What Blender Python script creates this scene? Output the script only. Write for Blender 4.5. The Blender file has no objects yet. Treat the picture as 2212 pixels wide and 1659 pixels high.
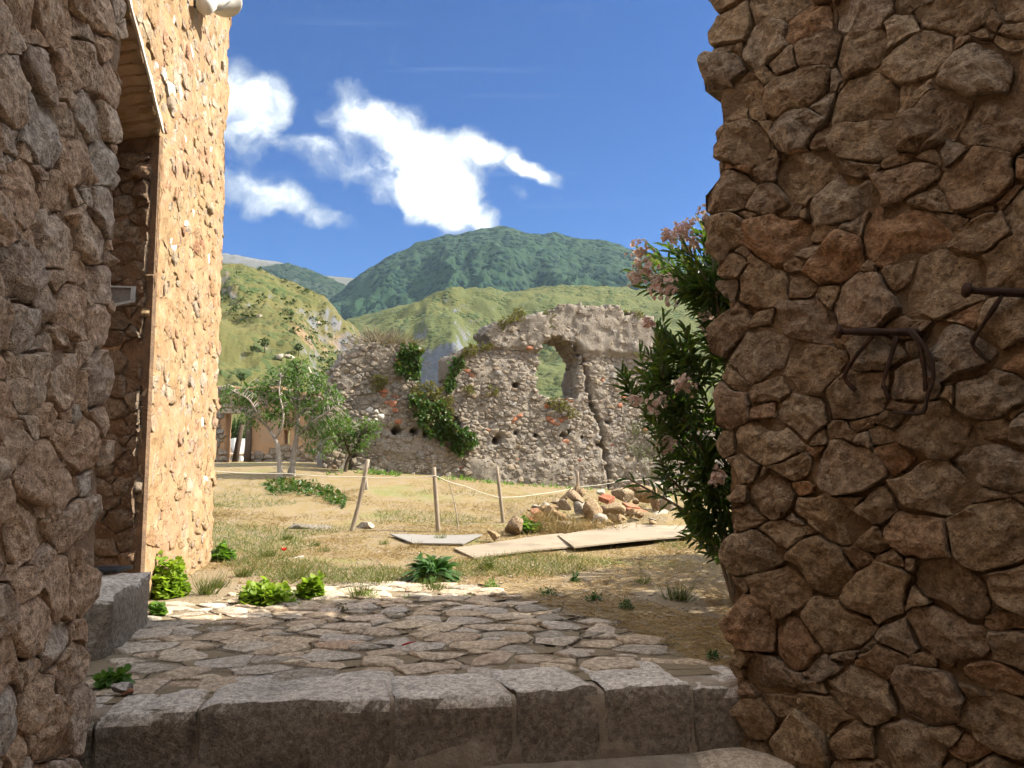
import bpy, bmesh, math, random
import numpy as np
from mathutils import Vector, Matrix

rng = np.random.default_rng(7)
random.seed(7)
scene = bpy.context.scene
COL = scene.collection
R = math.radians

# ------------------------------------------------------------------ camera
CAM = np.array([0.0, 0.0, 1.35])
PITCH = R(5.3)
FD = 1662.0                      # focal length in the units of a 2212 px wide picture
cam_d = bpy.data.cameras.new('camera')
cam_d.sensor_width = 34.6
cam_d.lens = 34.6 * FD / 2212.0
cam_d.clip_start = 0.05
cam_d.clip_end = 40000
cam = bpy.data.objects.new('camera', cam_d)
COL.objects.link(cam)
cam.location = CAM
cam.rotation_euler = (R(90) + PITCH, 0, 0)
scene.camera = cam

# ------------------------------------------------------------------ sun, sky, exposure
SUN_AZ, SUN_EL = R(5.0), R(42.0)        # azimuth measured from +X towards +Y
SUN_DIR = Vector((math.cos(SUN_AZ) * math.cos(SUN_EL), math.sin(SUN_AZ) * math.cos(SUN_EL), math.sin(SUN_EL)))
sun_d = bpy.data.lights.new('sun', 'SUN')
sun_d.energy = 2.1
sun_d.angle = R(0.55)
sun_d.color = (1.0, 0.93, 0.80)
sun = bpy.data.objects.new('sun', sun_d)
COL.objects.link(sun)
sun.rotation_euler = SUN_DIR.to_track_quat('Z', 'Y').to_euler()
scene.view_settings.view_transform = 'Standard'
scene.view_settings.look = 'None'
scene.view_settings.gamma = 1.0
scene.view_settings.use_curve_mapping = False
scene.view_settings.exposure = 2.75
scene.cycles.use_denoising = True
scene.cycles.max_bounces = 6
scene.cycles.diffuse_bounces = 5
scene.cycles.use_adaptive_sampling = True
scene.cycles.adaptive_threshold = 0.03
scene.cycles.transparent_max_bounces = 12
scene.cycles.volume_bounces = 1
scene.cycles.sample_clamp_indirect = 8.0


def ray(px, py):
    """direction (scaled to Y = 1) through a point of the 2212 x 1659 picture"""
    a = (px - 1106.0) / FD
    b = (829.5 - py) / FD
    c, s = math.cos(PITCH), math.sin(PITCH)
    d = np.array([a, c - b * s, s + b * c])
    return d / d[1]


def at_y(px, py, y):
    return CAM + ray(px, py) * y


def at_z(px, py, z):
    d = ray(px, py)
    return CAM + d * ((z - CAM[2]) / d[2])


def on_plane(px, py, p0, n):
    d = ray(px, py)
    t = np.dot(np.asarray(p0) - CAM, n) / np.dot(d, n)
    return CAM + d * t


# ---------------------------------------------------------------- node helpers
class NT:
    def __init__(self, tree):
        self.t = tree

    def n(self, typ, **kw):
        nd = self.t.nodes.new(typ)
        for k, v in kw.items():
            setattr(nd, k, v)
        return nd

    def link(self, a, b):
        self.t.links.new(a, b)

    def put(self, sock, v):
        if isinstance(v, bpy.types.NodeSocket):
            self.link(v, sock)
        elif v is not None:
            if isinstance(v, (tuple, list)) and len(v) == 3 and sock.type == 'RGBA':
                v = (*v, 1.0)
            sock.default_value = v

    def m(self, op, a, b=None, c=None, clamp=False):
        nd = self.n('ShaderNodeMath', operation=op)
        nd.use_clamp = clamp
        self.put(nd.inputs[0], a)
        if b is not None:
            self.put(nd.inputs[1], b)
        if c is not None:
            self.put(nd.inputs[2], c)
        return nd.outputs[0]

    def vm(self, op, a, b=None, scale=None):
        nd = self.n('ShaderNodeVectorMath', operation=op)
        self.put(nd.inputs[0], a)
        if b is not None:
            self.put(nd.inputs[1], b)
        if scale is not None:
            self.put(nd.inputs['Scale'], scale)
        return nd.outputs[0]

    def noise(self, vec, scale, detail=4, rough=0.55, dist=0.0):
        nd = self.n('ShaderNodeTexNoise')
        self.put(nd.inputs['Vector'], vec)
        nd.inputs['Scale'].default_value = scale
        nd.inputs['Detail'].default_value = detail
        nd.inputs['Roughness'].default_value = rough
        nd.inputs['Distortion'].default_value = dist
        return nd.outputs[0]

    def voro(self, vec, scale, feature='F1', out='Distance', rand=1.0):
        nd = self.n('ShaderNodeTexVoronoi', feature=feature)
        self.put(nd.inputs['Vector'], vec)
        nd.inputs['Scale'].default_value = scale
        nd.inputs['Randomness'].default_value = rand
        return nd.outputs[out]

    def ramp(self, fac, stops, interp='LINEAR'):
        nd = self.n('ShaderNodeValToRGB')
        cr = nd.color_ramp
        cr.interpolation = interp
        while len(cr.elements) < len(stops):
            cr.elements.new(0.5)
        for e, (p, c) in zip(cr.elements, stops):
            e.position = p
            e.color = (*c, 1.0) if len(c) == 3 else c
        self.put(nd.inputs[0], fac)
        return nd.outputs[0]

    def sstep(self, v, lo, hi, a=0.0, b=1.0):
        nd = self.n('ShaderNodeMapRange', interpolation_type='SMOOTHSTEP')
        self.put(nd.inputs[0], v)
        nd.inputs[1].default_value = lo
        nd.inputs[2].default_value = hi
        nd.inputs[3].default_value = a
        nd.inputs[4].default_value = b
        return nd.outputs[0]

    def mix(self, fac, a, b, blend='MIX'):
        nd = self.n('ShaderNodeMix', data_type='RGBA', blend_type=blend)
        self.put(nd.inputs[0], fac)
        self.put(nd.inputs[6], a)
        self.put(nd.inputs[7], b)
        return nd.outputs[2]


# ---------------------------------------------------------------- world with sky and clouds
world = bpy.data.worlds.new('World')
scene.world = world
world.use_nodes = True
world.cycles.sampling_method = 'MANUAL'
world.cycles.sample_map_resolution = 256
wt = world.node_tree
wt.nodes.clear()
W = NT(wt)
SKY_STRENGTH = 0.15
sky = W.n('ShaderNodeTexSky', sky_type='NISHITA')
sky.sun_disc = False
sky.sun_elevation = SUN_EL
sky.sun_rotation = R(90) - SUN_AZ
sky.altitude = 300
sky.air_density = 1.0
sky.dust_density = 0.3
sky.ozone_density = 2.5
geo = W.n('ShaderNodeTexCoord')
dirv = geo.outputs['Generated']
sep = W.n('ShaderNodeSeparateXYZ')
W.link(dirv, sep.inputs[0])
dx, dy, dz = sep.outputs
ay = W.m('MAXIMUM', W.m('ABSOLUTE', dy), 0.02)
pp = W.m('DIVIDE', dx, ay)
qq = W.m('DIVIDE', dz, ay)
comb = W.n('ShaderNodeCombineXYZ')
W.link(pp, comb.inputs[0]); W.link(qq, comb.inputs[1])
pq = comb.outputs[0]
wob = W.n('ShaderNodeTexNoise'); wob.inputs['Scale'].default_value = 12.0; wob.inputs['Detail'].default_value = 6
W.link(pq, wob.inputs['Vector'])
wv = W.vm('SCALE', W.vm('SUBTRACT', wob.outputs['Color'], (0.5, 0.5, 0.5)), scale=0.085)
pqw = W.vm('ADD', pq, wv)
sp2 = W.n('ShaderNodeSeparateXYZ'); W.link(pqw, sp2.inputs[0])
pw, qw = sp2.outputs[0], sp2.outputs[1]
# cumulus lumps: picture x, y, half width, half height, slant in degrees (down to the right), density
CLOUDS = [
    (495, 200, 75, 110, 10, 1.2), (572, 240, 62, 80, 0, 1.2), (515, 315, 100, 50, 10, 0.7), (640, 330, 80, 30, 0, 0.45),
    (555, 408, 110, 42, 12, 0.9), (660, 445, 100, 40, 22, 0.7), (735, 485, 80, 28, 18, 0.42),
    (760, 258, 85, 66, 40, 0.75), (710, 345, 110, 50, 10, 0.42), (880, 305, 112, 76, 32, 1.2), (955, 370, 98, 108, -20, 1.2),
    (970, 438, 140, 66, 35, 1.0), (1050, 480, 60, 28, 40, 0.6), (820, 395, 95, 50, 25, 0.55),
    (1030, 318, 65, 44, 30, 0.75), (1095, 350, 90, 36, 18, 0.85), (1170, 372, 62, 30, 10, 0.85), (1105, 425, 34, 20, 30, 0.5), (1205, 432, 20, 30, 0, 0.35),
]
dens = None
for cx, cy, hw, hh, sl, wgt in CLOUDS:
    c0 = ray(cx, cy)
    k = (ray(cx + 50, cy)[0] - ray(cx - 50, cy)[0]) / 100.0
    ca, sa = math.cos(R(-sl)), math.sin(R(-sl))
    du = W.m('SUBTRACT', pw, float(c0[0])); dv = W.m('SUBTRACT', qw, float(c0[2]))
    e1 = W.m('ADD', W.m('MULTIPLY', du, ca / (hw * k)), W.m('MULTIPLY', dv, sa / (hw * k)))
    e2 = W.m('ADD', W.m('MULTIPLY', du, -sa / (hh * k)), W.m('MULTIPLY', dv, ca / (hh * k)))
    r2 = W.m('ADD', W.m('MULTIPLY', e1, e1), W.m('MULTIPLY', e2, e2))
    f = W.m('MULTIPLY', W.m('MAXIMUM', W.m('SUBTRACT', 1.30, r2), 0.0), wgt * 1.1)
    dens = f if dens is None else W.m('ADD', dens, f)
fine = W.noise(pqw, 24.0, 7, 0.66)
big = W.noise(pq, 5.0, 3, 0.5)
dd = W.m('ADD', dens, W.m('MULTIPLY', W.m('SUBTRACT', fine, 0.5), 2.1))
dd = W.m('ADD', dd, W.m('MULTIPLY', W.m('SUBTRACT', big, 0.5), 0.9))
# cumulus added outside the view, with solid bright cores to fill the shade
inwin = W.m('MULTIPLY', W.m('MULTIPLY', W.sstep(W.m('ABSOLUTE', pp), 0.42, 0.62, 1.0, 0.0), W.sstep(qq, 0.66, 0.85, 1.0, 0.0)), W.sstep(dy, 0.0, 0.1))
pl = W.n('ShaderNodeCombineXYZ')
zz = W.m('ADD', W.m('MAXIMUM', dz, 0.0), 0.22)
W.link(W.m('DIVIDE', dx, zz), pl.inputs[0]); W.link(W.m('DIVIDE', dy, zz), pl.inputs[1]); pl.inputs[2].default_value = 3.7
oth = W.m('ADD', W.m('MULTIPLY', W.m('SUBTRACT', W.noise(pl.outputs[0], 1.5, 5, 0.55), 0.45), 17.0), 0.4)
dd = W.m('ADD', W.m('MULTIPLY', dd, inwin), W.m('MULTIPLY', oth, W.m('SUBTRACT', 1.0, inwin)))
alpha = W.sstep(dd, 0.22, 1.55)
thick = W.m('POWER', W.sstep(W.m('ADD', dd, W.m('MULTIPLY', W.m('SUBTRACT', W.noise(pqw, 8.0, 5, 0.6), 0.5), 3.6)), 0.2, 3.2), 2.2)
# faint cirrus streaks
mp = W.n('ShaderNodeMapping'); mp.inputs['Scale'].default_value = (1.2, 26.0, 1.0); mp.inputs['Rotation'].default_value = (0, 0, R(-1.5))
W.link(pq, mp.inputs[0])
cir = W.sstep(W.noise(mp.outputs[0], 1.6, 3, 0.5), 0.60, 0.85, 0.0, 0.16)
up = W.sstep(dz, -0.02, 0.03)
CW = 1.0 / SKY_STRENGTH
skyc = W.mix(1.0, sky.outputs[0], (0.019, 0.066, 0.134), 'MULTIPLY')
skyc = W.mix(cir, skyc, (0.085 * CW, 0.11 * CW, 0.145 * CW))
ccol = W.mix(thick, (0.080 * CW, 0.094 * CW, 0.115 * CW), (0.56 * CW, 0.565 * CW, 0.57 * CW))
final = W.mix(W.m('MULTIPLY', alpha, up), skyc, ccol)
bg = W.n('ShaderNodeBackground')
bg.inputs['Strength'].default_value = SKY_STRENGTH
W.link(final, bg.inputs['Color'])
wo = W.n('ShaderNodeOutputWorld')
W.link(bg.outputs[0], wo.inputs[0])


# ---------------------------------------------------------------- numeric noise
def _hash(ix, iy, iz, seed):
    h = (ix.astype(np.uint32) * np.uint32(374761393) + iy.astype(np.uint32) * np.uint32(668265263)
         + iz.astype(np.uint32) * np.uint32(2147483647) + np.uint32((seed * 1274126177) & 0xffffffff))
    h = (h ^ (h >> np.uint32(13))) * np.uint32(1274126177)
    h = h ^ (h >> np.uint32(16))
    return h.astype(np.float64) / 4294967295.0 * 2 - 1


def vnoise(P, seed=0):
    P = np.atleast_2d(np.asarray(P, float))
    i = np.floor(P).astype(np.int64)
    f = P - i
    f = f * f * (3 - 2 * f)
    out = 0
    for a in (0, 1):
        wa = f[:, 0] if a else 1 - f[:, 0]
        for b in (0, 1):
            wb = f[:, 1] if b else 1 - f[:, 1]
            for c in (0, 1):
                wc = f[:, 2] if c else 1 - f[:, 2]
                out = out + wa * wb * wc * _hash(i[:, 0] + a, i[:, 1] + b, i[:, 2] + c, seed)
    return out


def fbm(P, octv=4, seed=0, gain=0.5):
    P = np.atleast_2d(np.asarray(P, float))
    s, a = 0, 1.0
    for o in range(octv):
        s = s + a * vnoise(P * (2.03 ** o) + 17.3 * o, seed + o)
        a *= gain
    return s


def P3(x, y, z=0.0):
    x, y, z = np.broadcast_arrays(np.asarray(x, float), np.asarray(y, float), np.asarray(z, float))
    return np.stack([x.ravel(), y.ravel(), z.ravel()], 1)


def sm(t):
    t = np.clip(t, 0, 1)
    return t * t * (3 - 2 * t)


def unit(v):
    v = np.asarray(v, float)
    return v / np.maximum(np.linalg.norm(v, axis=-1, keepdims=True), 1e-9)


# ---------------------------------------------------------------- scene object helpers
def mesh_obj(name, V, F, mat, parent=None, base=None, smooth=True, origin=None, matidx=None):
    """one mesh object; V in world coordinates; base is the world place of the parent"""
    V = np.asarray(V, float)
    if origin is None:
        origin = np.zeros(3) if base is None else np.asarray(base, float)
    origin = np.asarray(origin, float)
    me = bpy.data.meshes.new(name)
    loc = V - origin
    if isinstance(F, np.ndarray):
        k = F.shape[1]
        nf = len(F)
        me.vertices.add(len(loc))
        me.vertices.foreach_set('co', loc.astype(np.float32).ravel())
        me.loops.add(nf * k)
        me.loops.foreach_set('vertex_index', F.astype(np.int32).ravel())
        me.polygons.add(nf)
        me.polygons.foreach_set('loop_start', np.arange(nf, dtype=np.int32) * k)
        me.polygons.foreach_set('loop_total', np.full(nf, k, np.int32))
        me.update(calc_edges=True)
    else:
        me.from_pydata(loc.tolist(), [], F)
    mats = mat if isinstance(mat, (list, tuple)) else [mat]
    for m_ in mats:
        me.materials.append(m_)
    if matidx is not None:
        me.polygons.foreach_set('material_index', np.asarray(matidx, np.int32))
    if smooth:
        me.polygons.foreach_set('use_smooth', np.ones(len(me.polygons), bool))
    me.validate()
    o = bpy.data.objects.new(name, me)
    COL.objects.link(o)
    if parent is not None:
        o.parent = parent
        o.location = origin - np.asarray(parent.location)
    else:
        o.location = origin
    return o


def thing(name, label, cat, loc, group=None):
    o = bpy.data.objects.new(name, None)
    o.empty_display_size = 0.2
    COL.objects.link(o)
    o.location = [float(c) for c in loc]
    o['label'] = label
    o['category'] = cat
    if group:
        o['group'] = group
    return o


def tag(o, label, cat, group=None):
    o['label'] = label
    o['category'] = cat
    if group:
        o['group'] = group
    return o


def sub_part(name, V, F, mat, part, smooth=True):
    """child of a part (whose own object already sits under a thing)"""
    V = np.asarray(V, float)
    wloc = np.asarray(part.parent.location) + np.asarray(part.location)
    o = mesh_obj(name, V, F, mat, None, smooth=smooth, origin=wloc)
    o.parent = part
    o.location = (0, 0, 0)
    return o


class MB:
    """collects shapes into one mesh"""
    def __init__(self):
        self.V, self.F, self.n = [], [], 0

    def add(self, V, F):
        V = np.asarray(V, float)
        self.V.append(V)
        n = self.n
        self.F.extend([tuple(int(i) + n for i in f) for f in F])
        self.n += len(V)

    def box(self, lo, hi):
        x0, y0, z0 = lo; x1, y1, z1 = hi
        self.add([(x0, y0, z0), (x1, y0, z0), (x1, y1, z0), (x0, y1, z0), (x0, y0, z1), (x1, y0, z1), (x1, y1, z1), (x0, y1, z1)],
                 [(0, 3, 2, 1), (4, 5, 6, 7), (0, 1, 5, 4), (1, 2, 6, 5), (2, 3, 7, 6), (3, 0, 4, 7)])

    def prism(self, pts, back):
        """polygon of world points extruded along the vector back"""
        pts = np.asarray(pts, float)
        n = len(pts)
        self.add(np.vstack([pts, pts + np.asarray(back)]),
                 [tuple(range(n)), tuple(range(2 * n - 1, n - 1, -1))] + [(i, i + n, (i + 1) % n + n, (i + 1) % n) for i in range(n)])

    def tube(self, pts, rad, sides=6, cap=True):
        pts = np.asarray(pts, float)
        rad = np.broadcast_to(np.asarray(rad, float), (len(pts),))
        tan = unit(np.gradient(pts, axis=0))
        ref = np.array([0.31, 0.22, 0.92])
        if abs(np.dot(tan[0], ref)) > 0.9:
            ref = np.array([0.9, 0.3, 0.1])
        V = []
        a = np.linspace(0, 2 * np.pi, sides, endpoint=False)
        s = unit(np.cross(tan[0], ref))
        for i in range(len(pts)):
            s = unit(s - tan[i] * np.dot(s, tan[i]))
            b = np.cross(tan[i], s)
            V.append(pts[i] + rad[i] * (np.cos(a)[:, None] * s + np.sin(a)[:, None] * b))
        V = np.vstack(V)
        F = []
        for i in range(len(pts) - 1):
            for k in range(sides):
                F.append((i * sides + k, i * sides + (k + 1) % sides, (i + 1) * sides + (k + 1) % sides, (i + 1) * sides + k))
        if cap:
            F.append(tuple(range(sides - 1, -1, -1)))
            F.append(tuple(range((len(pts) - 1) * sides, len(pts) * sides)))
        self.add(V, F)

    def done(self):
        return np.vstack(self.V), self.F

    def part(self, name, mat, parent, smooth=True):
        V, F = self.done()
        return mesh_obj(name, V, F, mat, parent, base=parent.location if parent else None, smooth=smooth)


def spline(pts, n):
    """smooth curve through points"""
    pts = np.asarray(pts, float)
    t = np.linspace(0, 1, len(pts))
    tt = np.linspace(0, 1, n)
    if len(pts) < 3:
        return np.stack([np.interp(tt, t, pts[:, i]) for i in range(pts.shape[1])], 1)
    ext = np.vstack([2 * pts[0] - pts[1], pts, 2 * pts[-1] - pts[-2]])
    out = []
    for u in tt * (len(pts) - 1):
        i = min(int(u), len(pts) - 2)
        f = u - i
        a, b, c, d = ext[i], ext[i + 1], ext[i + 2], ext[i + 3]
        out.append(0.5 * ((2 * b) + (c - a) * f + (2 * a - 5 * b + 4 * c - d) * f * f + (3 * b - a - 3 * c + d) * f ** 3))
    return np.array(out)


# ---------------------------------------------------------------- leaves and blades, vectorised
TEMPL = {
    'lance': (np.array([(0, 0, 0), (.28, .5, .02), (.28, -.5, .02), (.30, 0, -.10), (.68, .42, .0), (.68, -.42, .0), (.70, 0, -.12), (1, 0, -.16)], float),
              [(0, 3, 1), (0, 2, 3), (1, 3, 6, 4), (3, 2, 5, 6), (4, 6, 7), (6, 5, 7)]),
    'round': (np.array([(0, 0, 0), (.05, .45, .08), (.5, .62, .10), (.95, .38, .05), (1.0, -.3, .04), (.6, -.62, .10), (.1, -.5, .09), (.45, 0, -.06)], float),
              [(7, 0, 1), (7, 1, 2), (7, 2, 3), (7, 3, 4), (7, 4, 5), (7, 5, 6), (7, 6, 0)]),
    'leaf': (np.array([(0, 0, 0), (.4, .5, .06), (.4, -.5, .06), (1, 0, -.08)], float), [(0, 2, 3), (0, 3, 1)]),
    'ivy': (np.array([(0, 0, 0), (.1, .5, .05), (.45, .38, .0), (1, 0, -.1), (.45, -.38, .0), (.1, -.5, .05)], float),
            [(0, 3, 2), (0, 2, 1), (0, 4, 3), (0, 5, 4)]),
    'blade': (np.array([(0, .5, 0), (0, -.5, 0), (.55, .32, .10), (.55, -.32, .10), (1, 0, -.06)], float), [(0, 1, 3, 2), (2, 3, 4)]),
    'lobed': (np.array([(0, 0, 0), (.15, .2, .05), (.25, .5, .06), (.36, .2, .07), (.5, .5, .08), (.6, .2, .07), (.74, .4, .04), (.82, .12, .0), (1, 0, -.1),
                        (.82, -.12, .0), (.74, -.4, .04), (.6, -.2, .07), (.5, -.5, .08), (.36, -.2, .07), (.25, -.5, .06), (.15, -.2, .05)], float),
              [(0, 15, 13, 3), (0, 3, 1), (1, 3, 2), (15, 14, 13), (3, 13, 11, 5), (3, 5, 4), (13, 12, 11), (5, 11, 9, 7), (5, 7, 6), (11, 10, 9), (7, 9, 8)]),
}


def leaves(C, D, L, Wd, shape='leaf', up=None, droop=None):
    """arrays of leaf bases C, directions D, lengths L, widths Wd -> V, F (list of faces)"""
    C = np.asarray(C, float); n = len(C)
    D = unit(D)
    L = np.broadcast_to(np.asarray(L, float), (n,)); Wd = np.broadcast_to(np.asarray(Wd, float), (n,))
    if up is None:
        up = rng.normal(size=(n, 3)) * 0.45 + np.array([0, 0, 1.0])
    S = unit(np.cross(D, up) + 1e-6)
    N = np.cross(S, D)
    T, F = TEMPL[shape]
    V = C[:, None, :] + (T[None, :, 0, None] * L[:, None, None]) * D[:, None, :] + (T[None, :, 1, None] * Wd[:, None, None]) * S[:, None, :] \
        + (T[None, :, 2, None] * L[:, None, None]) * N[:, None, :]
    if droop is not None:
        V[:, :, 2] -= (T[None, :, 0] ** 2) * (np.broadcast_to(np.asarray(droop, float), (n,)) * L)[:, None]
    V = V.reshape(-1, 3)
    k = len(T)
    off = (np.arange(n) * k)
    tri = []
    for f in F:
        if len(f) == 3:
            tri.append(f)
        else:
            tri.append((f[0], f[1], f[2])); tri.append((f[0], f[2], f[3]))
    tri = np.array(tri)
    FF = (tri[None] + off[:, None, None]).reshape(-1, 3)
    return V, FF


def join(parts):
    Vs, Fs, n = [], [], 0
    for V, F in parts:
        Vs.append(V); Fs.append(F + n); n += len(V)
    return np.vstack(Vs), np.vstack(Fs)


def in_poly(x, y, poly):
    x = np.asarray(x, float); y = np.asarray(y, float)
    inside = np.zeros(x.shape, bool)
    n = len(poly)
    for i in range(n):
        x0, y0 = poly[i]; x1, y1 = poly[(i + 1) % n]
        c = ((y0 > y) != (y1 > y)) & (x < (x1 - x0) * (y - y0) / ((y1 - y0) if y1 != y0 else 1e-9) + x0)
        inside ^= c
    return inside


# ---------------------------------------------------------------- materials
MAT = {}


def new_mat(name):
    m_ = bpy.data.materials.new(name)
    m_.use_nodes = True
    m_.node_tree.nodes.clear()
    return m_, NT(m_.node_tree)


def finish(N, col, rough=0.9, bump=None, bdist=0.02, bstr=0.7, spec=0.25, extra=None):
    p = N.n('ShaderNodeBsdfPrincipled')
    N.put(p.inputs['Base Color'], col)
    N.put(p.inputs['Roughness'], rough)
    p.inputs['Specular IOR Level'].default_value = spec
    if bump is not None:
        b = N.n('ShaderNodeBump')
        b.inputs['Strength'].default_value = bstr
        b.inputs['Distance'].default_value = bdist
        N.put(b.inputs['Height'], bump)
        N.link(b.outputs[0], p.inputs['Normal'])
    o = N.n('ShaderNodeOutputMaterial')
    N.link(p.outputs[0], o.inputs[0])
    return p


def rnd(N):
    """one random number for each stone, whether it is an object or an island of a joined mesh"""
    oi = N.n('ShaderNodeObjectInfo')
    g = N.n('ShaderNodeNewGeometry')
    return N.m('FRACT', N.m('ADD', oi.outputs['Random'], g.outputs['Random Per Island'])), g.outputs['Position']


def stone_mat(name, stops, dark=(0.05, 0.04, 0.03), pale=(0.5, 0.46, 0.4), scale=1.0, bdist=0.02, var=0.85, pale_amt=0.5, dark_amt=0.55, bstr=1.0, grime_amt=0.42, front=None, macro=None):
    m_, N = new_mat(name)
    r, pos = rnd(N)
    off = N.vm('SCALE', N.vm('ADD', (1.7, 3.1, 2.3), pos), scale=0.0)
    cv = N.n('ShaderNodeCombineXYZ')
    N.link(N.m('MULTIPLY', r, 91.0), cv.inputs[0]); N.link(N.m('MULTIPLY', r, 37.0), cv.inputs[1]); N.link(N.m('MULTIPLY', r, 63.0), cv.inputs[2])
    vec = N.vm('ADD', pos, cv.outputs[0])
    base = N.ramp(r, stops)
    n1 = N.noise(vec, 5.0 * scale, 6, 0.65, 0.3)
    n2 = N.noise(vec, 28.0 * scale, 6, 0.7)
    n3 = N.noise(vec, 2.2 * scale, 3, 0.5)
    n4 = N.noise(vec, 110.0 * scale, 3, 0.7)
    c = N.mix(N.sstep(n1, 0.5, 0.75, 0, pale_amt), base, pale)
    c = N.mix(N.sstep(n3, 0.5, 0.78, 0, dark_amt), c, dark)
    c = N.mix(N.m('MULTIPLY', N.sstep(n2, 0.38, 0.64), var), N.mix(1.0, c, (0.66, 0.62, 0.59), 'MULTIPLY'), N.mix(1.0, c, (1.30, 1.29, 1.26), 'MULTIPLY'))
    c = N.mix(N.sstep(n4, 0.36, 0.64), N.mix(1.0, c, (0.82, 0.80, 0.79), 'MULTIPLY'), N.mix(1.0, c, (1.14, 1.14, 1.13), 'MULTIPLY'))
    pits = N.sstep(N.noise(vec, 60.0 * scale, 2, 0.5), 0.28, 0.40)
    c = N.mix(pits, N.mix(1.0, c, (0.62, 0.59, 0.56), 'MULTIPLY'), c)
    lich = N.m('MULTIPLY', N.sstep(N.noise(vec, 17.0 * scale, 7, 0.72, 0.4), 0.56, 0.66), N.sstep(n3, 0.42, 0.6))
    c = N.mix(N.m('MULTIPLY', lich, 0.55), c, N.mix(1.0, pale, (1.12, 1.1, 1.05), 'MULTIPLY'))
    grime = N.sstep(N.noise(vec, 9.0 * scale, 6, 0.7, 0.8), 0.52, 0.68)
    c = N.mix(N.m('MULTIPLY', grime, grime_amt), c, N.mix(1.0, c, (0.50, 0.44, 0.40), 'MULTIPLY'))
    if macro is not None:
        c = N.mix(N.sstep(N.noise(pos, 1.1, 5, 0.62), 0.48, 0.66, 0.0, 0.6), c, macro)
        c = N.mix(N.sstep(N.noise(N.vm('ADD', pos, (7.0, 3.0, 1.0)), 0.7, 5, 0.62), 0.50, 0.66, 0.0, 0.5), c, N.mix(1.0, pale, (0.95, 0.97, 1.02), 'MULTIPLY'))
    if front is not None:                                     # sides darker than the foot-worn top: weathered crust plus painted-in shade
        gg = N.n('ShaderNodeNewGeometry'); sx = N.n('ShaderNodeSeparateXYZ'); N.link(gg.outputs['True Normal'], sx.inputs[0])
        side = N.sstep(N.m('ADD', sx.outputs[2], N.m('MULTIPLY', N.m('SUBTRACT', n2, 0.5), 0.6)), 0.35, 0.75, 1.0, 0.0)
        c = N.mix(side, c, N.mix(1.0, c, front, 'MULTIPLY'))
    h = N.m('ADD', N.m('MULTIPLY', n1, 1.6), N.m('ADD', N.m('MULTIPLY', n2, 0.6), N.m('MULTIPLY', n4, 0.16)))
    h = N.m('ADD', h, N.m('MULTIPLY', pits, 0.18))
    finish(N, c, 0.92, h, bdist, bstr, 0.2)
    MAT[name] = m_
    return m_


def simple_mat(name, c1, c2, scale=8.0, rough=0.85, bdist=0.005, stretch=(1, 1, 1), spec=0.25, c3=None, bstr=0.6, detail=6, macro=None):
    m_, N = new_mat(name)
    r, pos = rnd(N)
    mp_ = N.n('ShaderNodeMapping')
    mp_.inputs['Scale'].default_value = stretch
    N.link(pos, mp_.inputs[0])
    n1 = N.noise(mp_.outputs[0], scale, detail, 0.65)
    n2 = N.noise(mp_.outputs[0], scale * 6, 4, 0.6)
    c = N.mix(N.sstep(n1, 0.3, 0.7), c1, c2)
    if c3 is not None:
        c = N.mix(N.sstep(N.noise(pos, scale * 0.45, 4, 0.6), 0.52, 0.72), c, c3)
    if macro is not None:
        c = N.mix(N.sstep(N.noise(pos, 1.1, 5, 0.62), 0.48, 0.66, 0.0, 0.6), c, macro)
    c = N.mix(N.m('MULTIPLY', n2, 0.5), c, N.mix(1.0, c, (0.6, 0.6, 0.6), 'MULTIPLY'))
    finish(N, c, rough, N.m('ADD', n1, N.m('MULTIPLY', n2, 0.5)), bdist, bstr, spec)
    MAT[name] = m_
    return m_


def leaf_mat(name, c1, c2, trans=0.35, rough=0.55, tcol=None, c3=None):
    m_, N = new_mat(name)
    r, pos = rnd(N)
    c = N.mix(r, c1, c2)
    if c3 is not None:
        c = N.mix(N.sstep(N.m('FRACT', N.m('MULTIPLY', r, 7.31)), 0.80, 0.86), c, c3)
    c = N.mix(N.sstep(N.noise(pos, 3.0, 2, 0.5), 0.35, 0.65, 0.0, 0.5), c, N.mix(1.0, c, (0.6, 0.7, 0.6), 'MULTIPLY'))
    p = N.n('ShaderNodeBsdfPrincipled')
    N.put(p.inputs['Base Color'], c)
    p.inputs['Roughness'].default_value = rough
    p.inputs['Specular IOR Level'].default_value = 0.3
    t = N.n('ShaderNodeBsdfTranslucent')
    N.put(t.inputs['Color'], N.mix(1.0, c, tcol or (1.5, 1.6, 0.7), 'MULTIPLY'))
    mx = N.n('ShaderNodeMixShader')
    mx.inputs[0].default_value = trans
    N.link(p.outputs[0], mx.inputs[1]); N.link(t.outputs[0], mx.inputs[2])
    o = N.n('ShaderNodeOutputMaterial')
    N.link(mx.outputs[0], o.inputs[0])
    MAT[name] = m_
    return m_

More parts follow.
